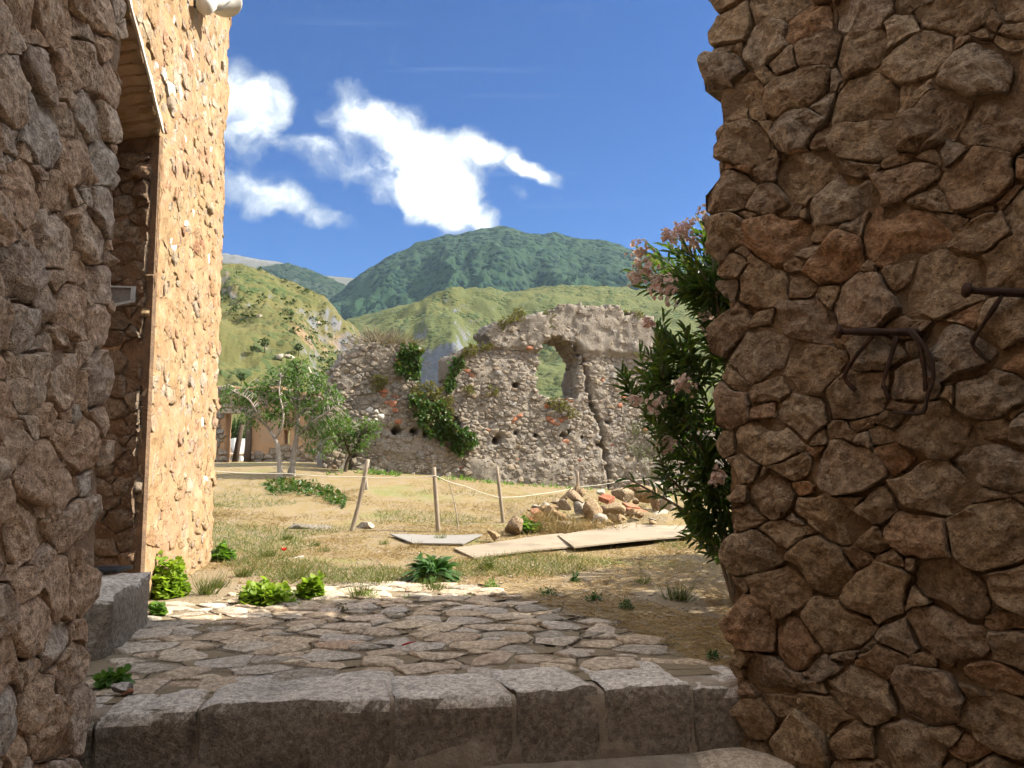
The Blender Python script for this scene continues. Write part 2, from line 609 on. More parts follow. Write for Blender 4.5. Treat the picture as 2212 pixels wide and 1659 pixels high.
# warm limestone and rubble tones
stone_mat('wall_stone', [(0.0, (0.25, 0.165, 0.10)), (0.2, (0.31, 0.225, 0.14)), (0.4, (0.22, 0.155, 0.10)), (0.6, (0.36, 0.27, 0.175)), (0.75, (0.27, 0.22, 0.17)), (0.88, (0.33, 0.19, 0.10)), (1.0, (0.30, 0.245, 0.18))],
          pale=(0.46, 0.37, 0.27), dark=(0.08, 0.055, 0.035), bdist=0.035)
stone_mat('pale_stone', [(0.0, (0.66, 0.49, 0.35)), (0.3, (0.58, 0.40, 0.27)), (0.55, (0.68, 0.55, 0.42)), (0.75, (0.56, 0.40, 0.28)), (0.88, (0.56, 0.50, 0.43)), (1.0, (0.66, 0.45, 0.30))],
          pale=(0.72, 0.63, 0.52), dark=(0.24, 0.165, 0.115), bdist=0.03)
stone_mat('tower_stone', [(0.0, (0.367, 0.253, 0.140)), (0.25, (0.392, 0.292, 0.172)), (0.45, (0.341, 0.209, 0.109)), (0.65, (0.405, 0.323, 0.219)), (0.82, (0.316, 0.260, 0.199)), (0.93, (0.316, 0.158, 0.086)), (1.0, (0.418, 0.354, 0.265))],
          pale=(0.481, 0.437, 0.365), dark=(0.253, 0.152, 0.086), bdist=0.03, dark_amt=0.2, grime_amt=0.2, var=0.6, macro=(0.40, 0.23, 0.15))
stone_mat('ruin_stone', [(0.0, (0.232, 0.197, 0.157)), (0.25, (0.272, 0.241, 0.200)), (0.5, (0.198, 0.173, 0.144)), (0.7, (0.286, 0.238, 0.178)), (0.85, (0.245, 0.235, 0.217)), (1.0, (0.245, 0.187, 0.132))],
          pale=(0.327, 0.304, 0.270), dark=(0.122, 0.103, 0.084), bdist=0.03, scale=0.8)
stone_mat('cobble_stone', [(0.0, (0.46, 0.37, 0.27)), (0.2, (0.52, 0.42, 0.31)), (0.4, (0.46, 0.42, 0.37)), (0.6, (0.55, 0.46, 0.345)), (0.8, (0.44, 0.35, 0.26)), (0.9, (0.58, 0.53, 0.46)), (1.0, (0.46, 0.33, 0.235))],
          pale=(0.60, 0.54, 0.46), dark=(0.28, 0.225, 0.17), bdist=0.015, dark_amt=0.4, grime_amt=0.3)
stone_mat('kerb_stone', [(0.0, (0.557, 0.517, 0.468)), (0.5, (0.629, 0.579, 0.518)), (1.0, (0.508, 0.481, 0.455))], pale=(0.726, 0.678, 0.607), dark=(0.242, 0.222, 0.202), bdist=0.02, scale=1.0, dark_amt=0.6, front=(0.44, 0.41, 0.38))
stone_mat('boulder_stone', [(0.0, (0.295, 0.203, 0.113)), (0.35, (0.323, 0.242, 0.148)), (0.6, (0.253, 0.165, 0.091)), (0.8, (0.302, 0.253, 0.183)), (1.0, (0.246, 0.148, 0.081))], pale=(0.365, 0.309, 0.225), dark=(0.140, 0.091, 0.052), bdist=0.03)
stone_mat('grey_stone', [(0.0, (0.34, 0.305, 0.255)), (1.0, (0.42, 0.375, 0.31))], dark=(0.2, .17, .13), bdist=0.02)
stone_mat('terracotta', [(0.0, (0.302, 0.115, 0.065)), (0.5, (0.346, 0.158, 0.094)), (1.0, (0.274, 0.130, 0.079))], pale=(0.360, 0.259, 0.194), dark=(0.144, 0.072, 0.043), bdist=0.01)
stone_mat('white_stone', [(0.0, (0.60, 0.57, 0.53)), (1.0, (0.68, 0.66, 0.62))], pale=(0.74, 0.72, 0.69), dark=(0.34, 0.31, 0.28), bdist=0.02)
simple_mat('wall_mortar', (0.22, 0.145, 0.082), (0.135, 0.088, 0.05), 9.0, 0.95, 0.04, c3=(0.31, 0.20, 0.11), bstr=1.0)
simple_mat('left_mortar', (0.42, 0.285, 0.185), (0.32, 0.21, 0.135), 9.0, 0.95, 0.04, c3=(0.50, 0.36, 0.255), bstr=1.0)
simple_mat('tower_mortar', (0.392, 0.266, 0.146), (0.329, 0.203, 0.103), 7.0, 0.95, 0.04, c3=(0.418, 0.329, 0.219), bstr=1.0, stretch=(1, 1, 0.45), macro=(0.40, 0.23, 0.15))
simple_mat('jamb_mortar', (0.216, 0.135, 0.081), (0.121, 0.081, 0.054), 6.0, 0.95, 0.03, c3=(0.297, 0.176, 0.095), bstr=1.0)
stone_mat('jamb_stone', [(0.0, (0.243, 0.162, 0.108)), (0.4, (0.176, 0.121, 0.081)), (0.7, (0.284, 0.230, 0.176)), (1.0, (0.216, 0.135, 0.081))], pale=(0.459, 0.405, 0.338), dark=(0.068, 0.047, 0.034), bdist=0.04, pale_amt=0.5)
simple_mat('ruin_mortar', (0.266, 0.231, 0.189), (0.204, 0.173, 0.140), 5.0, 0.95, 0.06, c3=(0.238, 0.190, 0.140), bstr=1.0)
simple_mat('step_mortar', (0.36, 0.29, 0.22), (0.27, 0.215, 0.16), 12.0, 0.95, 0.02, c3=(0.44, 0.37, 0.295), bstr=1.0)
simple_mat('orange_plaster', (0.380, 0.236, 0.129), (0.319, 0.190, 0.106), 1.4, 0.95, 0.02, c3=(0.289, 0.213, 0.152))
simple_mat('lintel_plaster', (0.42, 0.30, 0.20), (0.33, 0.22, 0.14), 3.0, 0.9, 0.015, c3=(0.50, 0.40, 0.30))
simple_mat('white_lime', (0.66, 0.62, 0.56), (0.54, 0.48, 0.41), 6.0, 0.9, 0.01, c3=(0.45, 0.33, 0.24))
simple_mat('white_wall', (0.78, 0.78, 0.76), (0.70, 0.69, 0.67), 1.0, 0.8, 0.01)
simple_mat('weathered_wood', (0.320, 0.264, 0.200), (0.224, 0.176, 0.128), 6.0, 0.85, 0.006, stretch=(6, 6, 0.6), c3=(0.384, 0.328, 0.256))
simple_mat('plywood', (0.353, 0.290, 0.214), (0.227, 0.181, 0.126), 3.0, 0.85, 0.004, stretch=(0.6, 9.0, 1), c3=(0.210, 0.168, 0.122))
simple_mat('grey_boards', (0.259, 0.242, 0.219), (0.214, 0.200, 0.180), 3.0, 0.8, 0.003, stretch=(0.7, 6.0, 1))
simple_mat('dark_wood', (0.10, 0.07, 0.05), (0.06, 0.045, 0.03), 6.0, 0.85, 0.01, stretch=(5, 5, 0.6))
simple_mat('bark', (0.36, 0.31, 0.26), (0.25, 0.21, 0.17), 10.0, 0.9, 0.01, stretch=(3, 3, 0.7))
simple_mat('dark_bark', (0.10, 0.075, 0.05), (0.06, 0.045, 0.03), 10.0, 0.9, 0.01)
simple_mat('oleander_bark', (0.22, 0.17, 0.12), (0.15, 0.115, 0.08), 14.0, 0.85, 0.005)
simple_mat('rope', (0.576, 0.544, 0.464), (0.480, 0.440, 0.360), 60.0, 0.9, 0.002)
simple_mat('rust_iron', (0.055, 0.028, 0.018), (0.03, 0.018, 0.013), 30.0, 0.8, 0.003, c3=(0.09, 0.04, 0.022))
simple_mat('speaker_grey', (0.52, 0.50, 0.45), (0.44, 0.42, 0.38), 12.0, 0.5, 0.001, spec=0.4)
simple_mat('dark_metal', (0.05, 0.05, 0.05), (0.035, 0.035, 0.035), 12.0, 0.5, 0.001)
simple_mat('slate', (0.035, 0.037, 0.042), (0.02, 0.02, 0.024), 12.0, 0.55, 0.002)
simple_mat('alu_frame', (0.55, 0.54, 0.50), (0.47, 0.45, 0.42), 14.0, 0.5, 0.001, spec=0.4)
simple_mat('roof_tan', (0.42, 0.31, 0.22), (0.34, 0.25, 0.18), 2.0, 0.9, 0.02)
simple_mat('red_petal', (0.75, 0.03, 0.015), (0.62, 0.02, 0.01), 20.0, 0.6, 0.001)
simple_mat('red_plastic', (0.45, 0.03, 0.03), (0.38, 0.02, 0.02), 20.0, 0.4, 0.001)
leaf_mat('mallow_leaf', (0.199, 0.291, 0.039), (0.275, 0.367, 0.054), 0.45)
leaf_mat('weed_leaf', (0.09, 0.18, 0.035), (0.15, 0.25, 0.05), 0.4)
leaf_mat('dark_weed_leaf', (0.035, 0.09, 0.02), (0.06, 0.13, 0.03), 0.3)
leaf_mat('grass_blade', (0.072, 0.102, 0.023), (0.143, 0.149, 0.044), 0.35)
leaf_mat('dry_blade', (0.249, 0.165, 0.065), (0.308, 0.224, 0.101), 0.25, 0.7, (1.2, 1.1, 0.8))
leaf_mat('straw_blade', (0.36, 0.24, 0.11), (0.52, 0.38, 0.19), 0.15, 0.75, (1.1, 1.0, 0.8))
leaf_mat('oleander_leaf', (0.039, 0.074, 0.023), (0.066, 0.109, 0.031), 0.38, 0.38, (1.7, 1.7, 0.6), c3=(0.109, 0.133, 0.031))
leaf_mat('oleander_flower', (0.688, 0.464, 0.416), (0.736, 0.640, 0.592), 0.5, 0.6, (1.0, 0.95, 0.9))
leaf_mat('ivy_leaf', (0.034, 0.072, 0.015), (0.072, 0.123, 0.030), 0.30, 0.45, c3=(0.119, 0.102, 0.038))
leaf_mat('shrub_leaf', (0.120, 0.112, 0.038), (0.180, 0.158, 0.053), 0.3, 0.6)
leaf_mat('dry_twig', (0.17, 0.13, 0.09), (0.24, 0.19, 0.13), 0.1, 0.8, (1, 1, 1))
leaf_mat('tree_leaf', (0.055, 0.111, 0.024), (0.102, 0.162, 0.038), 0.38, 0.5)
leaf_mat('far_leaf', (0.035, 0.059, 0.017), (0.059, 0.084, 0.025), 0.2, 0.7)
leaf_mat('olive_leaf', (0.12, 0.14, 0.07), (0.17, 0.18, 0.09), 0.3, 0.5, (1.2, 1.2, 0.9))

# plexiglass
m_, N = new_mat('plexiglass')
tr = N.n('ShaderNodeBsdfTransparent'); tr.inputs[0].default_value = (0.80, 0.78, 0.76, 1)
df = N.n('ShaderNodeBsdfPrincipled'); df.inputs['Base Color'].default_value = (0.35, 0.33, 0.31, 1); df.inputs['Roughness'].default_value = 0.25
g_ = N.n('ShaderNodeNewGeometry')
mx = N.n('ShaderNodeMixShader'); N.put(mx.inputs[0], N.sstep(N.noise(g_.outputs['Position'], 14.0, 5, 0.6), 0.35, 0.75, 0.22, 0.45))
N.link(tr.outputs[0], mx.inputs[1]); N.link(df.outputs[0], mx.inputs[2])
o_ = N.n('ShaderNodeOutputMaterial'); N.link(mx.outputs[0], o_.inputs[0]); MAT['plexiglass'] = m_


# ---------------------------------------------------------------- rubble masonry
def power_cells(w, h, rmin, rmax, aspect, seed, power=2.0, fill=0.80, tries=9000, fixed=()):
    """stones of mixed size: dart throwing, big ones first, then a power diagram; returns (centre, polygon)"""
    g = np.random.default_rng(seed)
    hh = h * aspect
    rad = np.sort(rmin + (rmax - rmin) * g.random(tries) ** power)[::-1]
    P = np.zeros((tries, 2)); Q = np.zeros(tries); n = 0
    for (fx, fy, fr) in fixed:
        P[n] = (fx, fy * aspect); Q[n] = fr; n += 1
    pts = g.random((tries, 2)) * [w, hh]
    for i in range(tries):
        if n:
            d = np.hypot(P[:n, 0] - pts[i, 0], P[:n, 1] - pts[i, 1])
            if np.any(d < fill * (Q[:n] + rad[i])):
                continue
        P[n] = pts[i]; Q[n] = rad[i]; n += 1
    P = P[:n]; Q = Q[:n]
    out = []
    for i in range(n):
        d = P - P[i]
        dist = np.hypot(d[:, 0], d[:, 1])
        r = Q[i] * 1.75
        poly = [(-r, -r * .9), (r * .9, -r), (r, r * .9), (-r * .9, r)]
        for j in np.argsort(dist)[1:22]:
            c = (dist[j] ** 2 + Q[i] ** 2 - Q[j] ** 2) / 2
            a, b = d[j]
            new = []
            m = len(poly)
            for k in range(m):
                p, q = poly[k], poly[(k + 1) % m]
                fp, fq = a * p[0] + b * p[1] - c, a * q[0] + b * q[1] - c
                if fp <= 0:
                    new.append(p)
                if fp * fq < 0:
                    t = fp / (fp - fq)
                    new.append((p[0] + t * (q[0] - p[0]), p[1] + t * (q[1] - p[1])))
            poly = new
            if len(poly) < 3:
                break
        if len(poly) >= 3:
            poly = np.array(poly)
            poly[:, 1] /= aspect
            out.append((np.array([P[i, 0], P[i, 1] / aspect]), poly, Q[i]))
    return out


def stone_shape(poly, gap, back, bulge, rough, seed, detail=2, tilt=0.10, squeeze=None):
    """poly around its own centre -> vertices (u, v, w) and faces, w along the wall normal"""
    g = np.random.default_rng(seed)
    c = poly.mean(0)
    size = np.sqrt(abs(np.sum(poly[:, 0] * np.roll(poly[:, 1], -1) - poly[:, 1] * np.roll(poly[:, 0], -1))) / 2) + 1e-6
    q = poly - c
    rr = np.hypot(q[:, 0], q[:, 1])
    q = q * np.maximum(0.3, 1 - gap / np.maximum(rr, 1e-4))[:, None]
    q = q * (1 + g.normal(size=len(q)) * 0.07)[:, None]
    for k in range(detail):                                   # corner cutting
        f = (0.07, 0.16, 0.25)[k]
        nx = np.roll(q, -1, 0)
        q = np.stack([q * (1 - f) + nx * f, q * f + nx * (1 - f)], 1).reshape(-1, 2)
    n = len(q)
    ph = np.linspace(0, 2 * np.pi, n, endpoint=False)
    if detail >= 3:
        q = q * (1 + 0.05 * vnoise(np.column_stack([q / size * 4.0, np.full(n, seed * .7)]), seed + 2) + 0.03 * vnoise(np.column_stack([q / size * 11.0, np.full(n, seed * .3)]), seed + 4))[:, None]
    q = q * (1 + 0.035 * np.sin(3 * ph + g.random() * 6) + 0.03 * np.sin(5 * ph + g.random() * 6))[:, None]
    rings = [(0.97, -back), (1.0, bulge * 0.10), (0.99, bulge * 0.45), (0.97, bulge * 0.80), (0.93, bulge * 0.95), (0.82, bulge * 0.98), (0.64, bulge * 0.98), (0.45, bulge), (0.22, bulge)] if detail >= 3 else \
            [(0.97, -back), (1.0, bulge * 0.15), (0.985, bulge * 0.55), (0.93, bulge * 0.88), (0.70, bulge * 0.97), (0.36, bulge)] if detail >= 2 else \
            [(0.96, -back), (1.0, bulge * 0.2), (0.90, bulge * 0.85), (0.5, bulge)]
    V = [np.column_stack([q * s, np.full(n, w)]) for s, w in rings] + [np.array([[0, 0, bulge]])]
    V = np.vstack(V)
    front = np.arange(len(V)) >= 2 * n
    tx, ty = g.normal(size=2) * tilt
    for k in range(3):                                        # broken facets
        a_ = g.random() * 6.283
        dist_ = V[:, 0] * math.cos(a_) + V[:, 1] * math.sin(a_) - size * (0.02 + 0.25 * g.random())
        V[front, 2] -= (np.maximum(dist_, 0) * (0.06 + 0.26 * g.random()))[front]
    nz = vnoise(np.column_stack([V[:, :2] / size * 2.2, np.full(len(V), seed * .37)]), seed) * rough * size \
        + vnoise(np.column_stack([V[:, :2] / size * 5.5, np.full(len(V), seed * .77)]), seed + 5) * rough * 0.6 * size
    if detail >= 3:
        nz = nz + vnoise(np.column_stack([V[:, :2] * 32, np.full(len(V), seed * .57)]), seed + 8) * 0.007 + np.abs(vnoise(np.column_stack([V[:, :2] / size * 3.4, np.full(len(V), seed * .17)]), seed + 9)) * rough * size * 0.7
    V[front, 2] += (nz + tx * V[:, 0] + ty * V[:, 1])[front]
    V[:, :2] += c
    F = []
    for r_ in range(len(rings) - 1):
        for k in range(n):
            F.append((r_ * n + k, r_ * n + (k + 1) % n, (r_ + 1) * n + (k + 1) % n, (r_ + 1) * n + k))
    t0 = (len(rings) - 1) * n
    for k in range(n):
        F.append((t0 + k, t0 + (k + 1) % n, t0 + n))
    return V, F, size


def lay_stones(T, cells, O, U, Vv, Nn, mat, name='stone', gap=0.012, back=0.10, bulge=0.05, rough=0.10, detail=2, tilt=0.10, seed=0,
               keep=None, limit=300, heightfn=None, matfn=None, backfn=None, ulo=None, warp2=0.0, hvar=0.0):
    """turn cells into stone objects (the largest) under T and the rest into one joined part"""
    O, U, Vv, Nn = (np.asarray(a, float) for a in (O, U, Vv, Nn))
    built = []
    cu = np.array([c[0] for c, _, _ in cells]); cv = np.array([c[1] for c, _, _ in cells])
    ok = keep(cu, cv) if keep is not None else np.ones(len(cu), bool)
    hts = heightfn(cu, cv) if heightfn else np.zeros(len(cu))
    for i, (c, poly, r_) in enumerate(cells):
        if not ok[i]:
            continue
        bk = backfn(c) if backfn else back
        hf = hts[i] + hvar * (2 * random.random() - 1)
        V, F, size = stone_shape(poly, gap, bk, bulge * (0.6 + 0.8 * random.random()) * min(1.0, 0.5 + size_f(r_)), rough, seed * 1000 + i, detail, tilt)
        uv = V[:, :2] + c
        if warp2:
            wp = P3(uv[:, 0] * 3.3, uv[:, 1] * 3.3, seed)
            uv = uv + warp2 * np.column_stack([vnoise(wp, 71) + 0.5 * vnoise(wp * 3.1, 73), vnoise(wp + 31, 72) + 0.5 * vnoise(wp * 3.1 + 7, 74)])
        if ulo is not None:
            uv[:, 0] = np.maximum(uv[:, 0], ulo + 0.014 * vnoise([[c[0] * 5, c[1] * 5, 0]], 3)[0] + 0.012 * vnoise(P3(uv[:, 1] * 9, 0.0), 6))
        w = V[:, 2] + hf
        Wd = O + uv[:, :1] * U + uv[:, 1:2] * Vv + w[:, None] * Nn
        ctr = O + c[0] * U + c[1] * Vv
        built.append((size, Wd, F, ctr, matfn(c) if matfn else mat))
    built.sort(key=lambda b: -b[0])
    for size, Wd, F, ctr, mt in built[:limit]:
        mesh_obj(name, Wd, F, MAT[mt], T, origin=ctr, smooth=(detail < 3))
    rest = built[limit:]
    if rest:
        mb = MB(); mi = []
        names = sorted({b[4] for b in rest})
        for size, Wd, F, ctr, mt in rest:
            mb.add(Wd, F); mi += [names.index(mt)] * len(F)
        V, F = mb.done()
        o = mesh_obj('small_' + name + 's', V, F, [MAT[k] for k in names], T, base=T.location, matidx=mi)
        o['kind'] = 'stuff'
    return len(built)


def size_f(r_):
    return min(1.0, r_ / 0.15)


def lattice_wall(T, name, O, U, back, inside, u0, u1, v0, v1, res, mat, wfn=None, jit=0.0, layers=2, seed=3, bjit=0.0, smooth=True):
    """solid wall made of a lattice: cells whose centre is inside are filled; the front is displaced by wfn(u, v)"""
    O, U, back = (np.asarray(a, float) for a in (O, U, back))
    Z = np.array([0, 0, 1.0])
    Nn = unit(np.cross(U, Z))
    if np.dot(Nn, back) > 0:
        Nn = -Nn
    nu = int(round((u1 - u0) / res)); nv = int(round((v1 - v0) / res))
    us = np.linspace(u0, u1, nu + 1); vs = np.linspace(v0, v1, nv + 1)
    uu, vv = np.meshgrid(us, vs, indexing='ij')
    cu, cv = (uu[:-1, :-1] + uu[1:, 1:]) / 2, (vv[:-1, :-1] + vv[1:, 1:]) / 2
    ins = inside(cu, cv)
    Vs = []
    npl = (nu + 1) * (nv + 1)
    for L in range(layers + 1):
        t = L / layers
        ju = vnoise(P3(uu / res * .9, vv / res * .9, L * 3.3), seed) * jit * res + vnoise(P3(uu * 2.2, vv * 2.2, L * 1.3), seed + 2) * bjit * (0 if L == 0 else 1)
        jv = vnoise(P3(uu / res * .9 + 50, vv / res * .9, L * 3.3), seed + 1) * jit * res + vnoise(P3(uu * 2.2 + 9, vv * 2.2, L * 1.3), seed + 3) * bjit * (0 if L == 0 else 1)
        w = wfn(uu.ravel(), vv.ravel()) if (wfn is not None and L == 0) else np.zeros(npl)
        Vs.append(O + (uu.ravel() + ju)[:, None] * U + (vv.ravel() + jv)[:, None] * Z + t * back + w[:, None] * Nn)
    V = np.vstack(Vs)
    idx = lambda i, j, L: L * npl + i * (nv + 1) + j
    I, J = np.nonzero(ins)
    quads = [np.stack([idx(I, J, 0), idx(I + 1, J, 0), idx(I + 1, J + 1, 0), idx(I, J + 1, 0)], 1),
             np.stack([idx(I, J, layers), idx(I, J + 1, layers), idx(I + 1, J + 1, layers), idx(I + 1, J, layers)], 1)]
    pad = np.zeros((nu + 2, nv + 2), bool); pad[1:-1, 1:-1] = ins
    for (di, dj, a, b) in ((-1, 0, (0, 0), (0, 1)), (1, 0, (1, 1), (1, 0)), (0, -1, (1, 0), (0, 0)), (0, 1, (0, 1), (1, 1))):
        m = ins & ~pad[1 + di:nu + 1 + di, 1 + dj:nv + 1 + dj]
        I, J = np.nonzero(m)
        for L in range(layers):
            quads.append(np.stack([idx(I + a[0], J + a[1], L), idx(I + b[0], J + b[1], L), idx(I + b[0], J + b[1], L + 1), idx(I + a[0], J + a[1], L + 1)], 1))
    F = np.vstack(quads)
    used = np.unique(F)
    remap = np.zeros(len(V), int); remap[used] = np.arange(len(used))
    return mesh_obj(name, V[used], remap[F], mat, T, base=T.location, smooth=smooth)


UPV = np.array([0, 0, 1.0])
# ---------------------------------------------------------------- plan of the place
FLOOR_Z = -0.33
LC = at_z(205, 1548, 0.0)                 # outer corner of the left passage wall
RC = at_z(1568, 1600, FLOOR_Z)            # outer corner of the right passage wall
JB = np.array([*(ray(318, 984)[:2] * 7.0), 0.0])     # far door jamb of the tower
FB = np.array([*(ray(468, 984)[:2] * 10.3), 0.0])    # far corner of the tower
SL = np.array([LC[0], LC[1], 0]); SR = np.array([at_z(1558, 1482, 0)[0], at_z(1558, 1482, 0)[1], 0])   # ends of the step edge
SU = unit(SR - SL); SB = np.array([-SU[1], SU[0], 0])
SLEN = np.linalg.norm(SR - SL)
print('LC', LC, 'RC', RC, 'JB', JB, 'FB', FB, 'SR', SR)


def terrain(x, y):
    x = np.asarray(x, float); y = np.asarray(y, float)
    S = np.clip(0.55 - 0.09 * x, 0.10, 1.10)
    z = S * sm((y - 11.0) / 12.0)
    z = z + 0.05 * vnoise(P3(x * .35, y * .35), 4).reshape(x.shape) * sm((y - 8) / 4) + 0.018 * vnoise(P3(x * 1.7, y * 1.7), 5).reshape(x.shape) * sm((y - 5.5) / 2)
    z = z - 1.2 * sm((y - 34) / 60)                      # the land falls a little before the hills
    d = (x - SL[0]) * SB[0] + (y - SL[1]) * SB[1]        # distance beyond the step edge
    return np.where(d < 0.30, -0.75, z - 0.012)


def gz(x, y):
    return float(terrain(np.array([x]), np.array([y]))[0])


_YS = np.arange(4.6, 60, 0.02)


def on_ground(px, py):
    """world point where the sight line meets the ground"""
    d = ray(px, py)
    hit = np.nonzero(CAM[2] + d[2] * _YS <= terrain(d[0] * _YS, _YS))[0]
    y = _YS[hit[0]] if len(hit) else 60.0
    p = CAM + d * y
    p[2] = gz(p[0], p[1])
    return p


# ---------------------------------------------------------------- the right wall of the passage
RU = unit(np.array([0.76, -0.65, 0])); RN = np.array([RU[1], -RU[0], 0]); RN = RN if RN[1] < 0 else -RN
RO = np.array([RC[0], RC[1], 0])
rw = thing('passage_wall', 'dark rubble stone wall on the right with rusty iron brackets', 'wall', (RC[0], RC[1], FLOOR_Z))


def rw_front(u, v):
    pl = sm((u - 0.55) / 0.5) * sm((v - 0.6) / 1.2)
    return -0.038 + 0.026 * fbm(P3(u * 2.2, v * 2.2), 4, 11) + 0.052 * pl + 0.016 * vnoise(P3(u * 11, v * 11), 12) + 0.008 * vnoise(P3(u * 28, v * 28), 13)


lattice_wall(rw, 'mortar_core', RO, RU, np.array([0.9, 1.35, 0]), lambda u, v: (u > 0.055), 0.0, 3.9, -0.6, 5.4, 0.034, MAT['wall_mortar'], rw_front, 0.3, 3, 21)
mb = MB(); q0 = RO + RU * 0.10
mb.prism([(q0[0], q0[1], 5.401), (q0[0] + RU[0] * 3.7, q0[1] + RU[1] * 3.7, 5.401), (q0[0] + RU[0] * 3.7, q0[1] + RU[1] * 3.7, 8.3), (q0[0], q0[1], 8.3)], (0.9, 1.35, 0))
mb.part('sun_blocker', MAT['wall_mortar'], rw, False)  # unseen mass added above the frame to keep sun off the left wall
cl = power_cells(2.6, 5.5, 0.035, 0.185, 1.25, 5, 1.2, 0.80)
lay_stones(rw, cl, RO - RU * 0.15 + UPV * (-0.38), RU, UPV, RN, 'wall_stone', gap=0.004, back=0.16, bulge=0.046, rough=0.11, detail=3, tilt=0.10, seed=2, ulo=0.105, warp2=0.045, hvar=0.016,
           keep=lambda u, v: u > 0.165, backfn=lambda c: 0.34 if c[0] < 0.37 else 0.14,
           heightfn=lambda u, v: rw_front(u, v - 0.38) * 0.6)

# ---------------------------------------------------------------- the left wall of the passage
LU = unit(np.array([0.05, -1.0, 0])); LN = np.array([1.0, 0.05, 0]) / math.hypot(1, .05)
LO = np.array([LC[0], LC[1], 0])
lw = thing('passage_wall', 'brown rubble stone wall at the left edge before the door recess', 'wall', (LC[0], LC[1], FLOOR_Z))


def lw_front(u, v):
    return -0.032 + 0.022 * fbm(P3(u * 2.4, v * 2.4), 4, 31) + 0.014 * vnoise(P3(u * 12, v * 12), 32) + 0.007 * vnoise(P3(u * 28, v * 28), 33)


lattice_wall(lw, 'mortar_core', LO, LU, np.array([-0.95, -0.12, 0]), lambda u, v: (u > 0.05), 0.0, 7.6, -0.6, 5.4, 0.04, MAT['left_mortar'], lw_front, 0.3, 3, 22)
cl = power_cells(1.9, 5.2, 0.035, 0.16, 1.1, 9, 1.2, 0.80)
lay_stones(lw, cl, LO - LU * 0.12 + UPV * (-0.38), LU, UPV, LN, 'pale_stone', gap=0.004, back=0.14, bulge=0.030, rough=0.075, detail=3, tilt=0.07, seed=3, ulo=0.070, warp2=0.04, hvar=0.012,
           keep=lambda u, v: u > 0.135, backfn=lambda c: 0.30 if c[0] < 0.32 else 0.13,
           heightfn=lambda u, v: lw_front(u, v - 0.38) * 0.6)

# ---------------------------------------------------------------- the rest of the passage: floor, ceiling, back wall, storeys above
def solid(name, lo, hi, mat, kind='structure'):
    mb = MB(); mb.box(lo, hi)
    V, F = mb.done()
    o = mesh_obj(name, V, F, mat, smooth=False)
    if kind:
        o['kind'] = kind
    return o


re_ = RO + RU * 3.8
lend = LO + LU * 7.5
mb = MB(); mb.prism([(lend[0] - 0.8, lend[1], -0.8), (re_[0] + 2.6, lend[1], -0.8), (re_[0] + 2.6, lend[1], 5.4), (lend[0] - 0.8, lend[1], 5.4)], (0, -0.6, 0))
V, F = mb.done()
o = mesh_obj('back_wall', V, F, MAT['wall_mortar'], smooth=False); o['kind'] = 'structure'
mb = MB(); mb.prism([(re_[0] + 1.9, re_[1] + 1.0, -0.8), (re_[0] + 1.9, lend[1], -0.8), (re_[0] + 1.9, lend[1], 5.4), (re_[0] + 1.9, re_[1] + 1.0, 5.4)], (0.6, 0, 0))
V, F = mb.done()
o = mesh_obj('side_wall', V, F, MAT['wall_mortar'], smooth=False); o['kind'] = 'structure'
# vaulted ceiling: a shallow barrel between the two walls, with the storey above it
mb = MB()
xs = np.linspace(-5.0, 7.6, 25)
prof = [(x, 4.75 + 0.55 * math.sqrt(max(0.0, 1 - (x / 3.4) ** 2)) if abs(x + 0.4) < 3.4 else 4.75) for x in xs]
y0, y1 = lend[1] - 0.3, -0.3
ring = prof + [(xs[-1], 7.2), (xs[0], 7.2)]
mb.prism([(x, y0, z) for x, z in ring], (0, y1 - y0, 0))
V, F = mb.done()
o = mesh_obj('passage_ceiling', V, F, MAT['wall_mortar'], smooth=False); o['kind'] = 'structure'

# unseen house added beyond the right wall to keep the sun off the paving
hb = thing('house', 'tall unseen rubble stone house added for shade behind the right passage wall', 'house', (5.5, 6.0, 0))
mb = MB(); mb.box((3.1, 4.9, -0.5), (11.0, 6.95, 6.2)); mb.part('wall', MAT['tower_mortar'], hb, False)
mb = MB(); mb.prism([(2.9, 4.7, 6.205), (11.2, 4.7, 6.205), (11.2, 5.9, 6.9), (2.9, 5.9, 6.9)], (0, 0, 0.12))
mb.prism([(2.9, 5.905, 6.9), (11.2, 5.905, 6.9), (11.2, 7.1, 6.205), (2.9, 7.1, 6.205)], (0, 0, 0.12)); mb.part('roof', MAT['terracotta'], hb, False)

# ---------------------------------------------------------------- the sunlit tower wall with its door recess
TU = unit(FB - JB); TN = np.array([TU[1], -TU[0], 0])
TLEN = np.linalg.norm(FB - JB)
tw = thing('tower_wall', 'tall sunlit ochre stone wall left of the view, with a door recess', 'wall', (JB[0], JB[1], 0))
lint = [on_plane(px, py, JB, TN) for px, py in ((345, 284), (332, 235), (318, 175), (297, 95), (277, 25), (262, -40))]
lu = np.array([np.dot(p - JB, TU) for p in lint]); lz = np.array([p[2] for p in lint])
print('lintel u', lu, 'z', lz)
lu_s, lz_s = lu[::-1], lz[::-1]


def tower_inside(u, v):
    top = np.interp(u, lu_s, lz_s)
    edge = 0.0 * v
    return (v < 11.0) & ((u > edge) | ((v > top) & (u > lu_s[0] - 1.2)))


def tower_front(u, v):
    return 0.03 * fbm(P3(u * 1.8, v * 1.8), 4, 41) + 0.02 * vnoise(P3(u * 9, v * 9), 42) + 0.010 * vnoise(P3(u * 21, v * 21), 43) - 0.004 - 0.10 * sm((u - TLEN + 0.18) / 0.18) ** 2


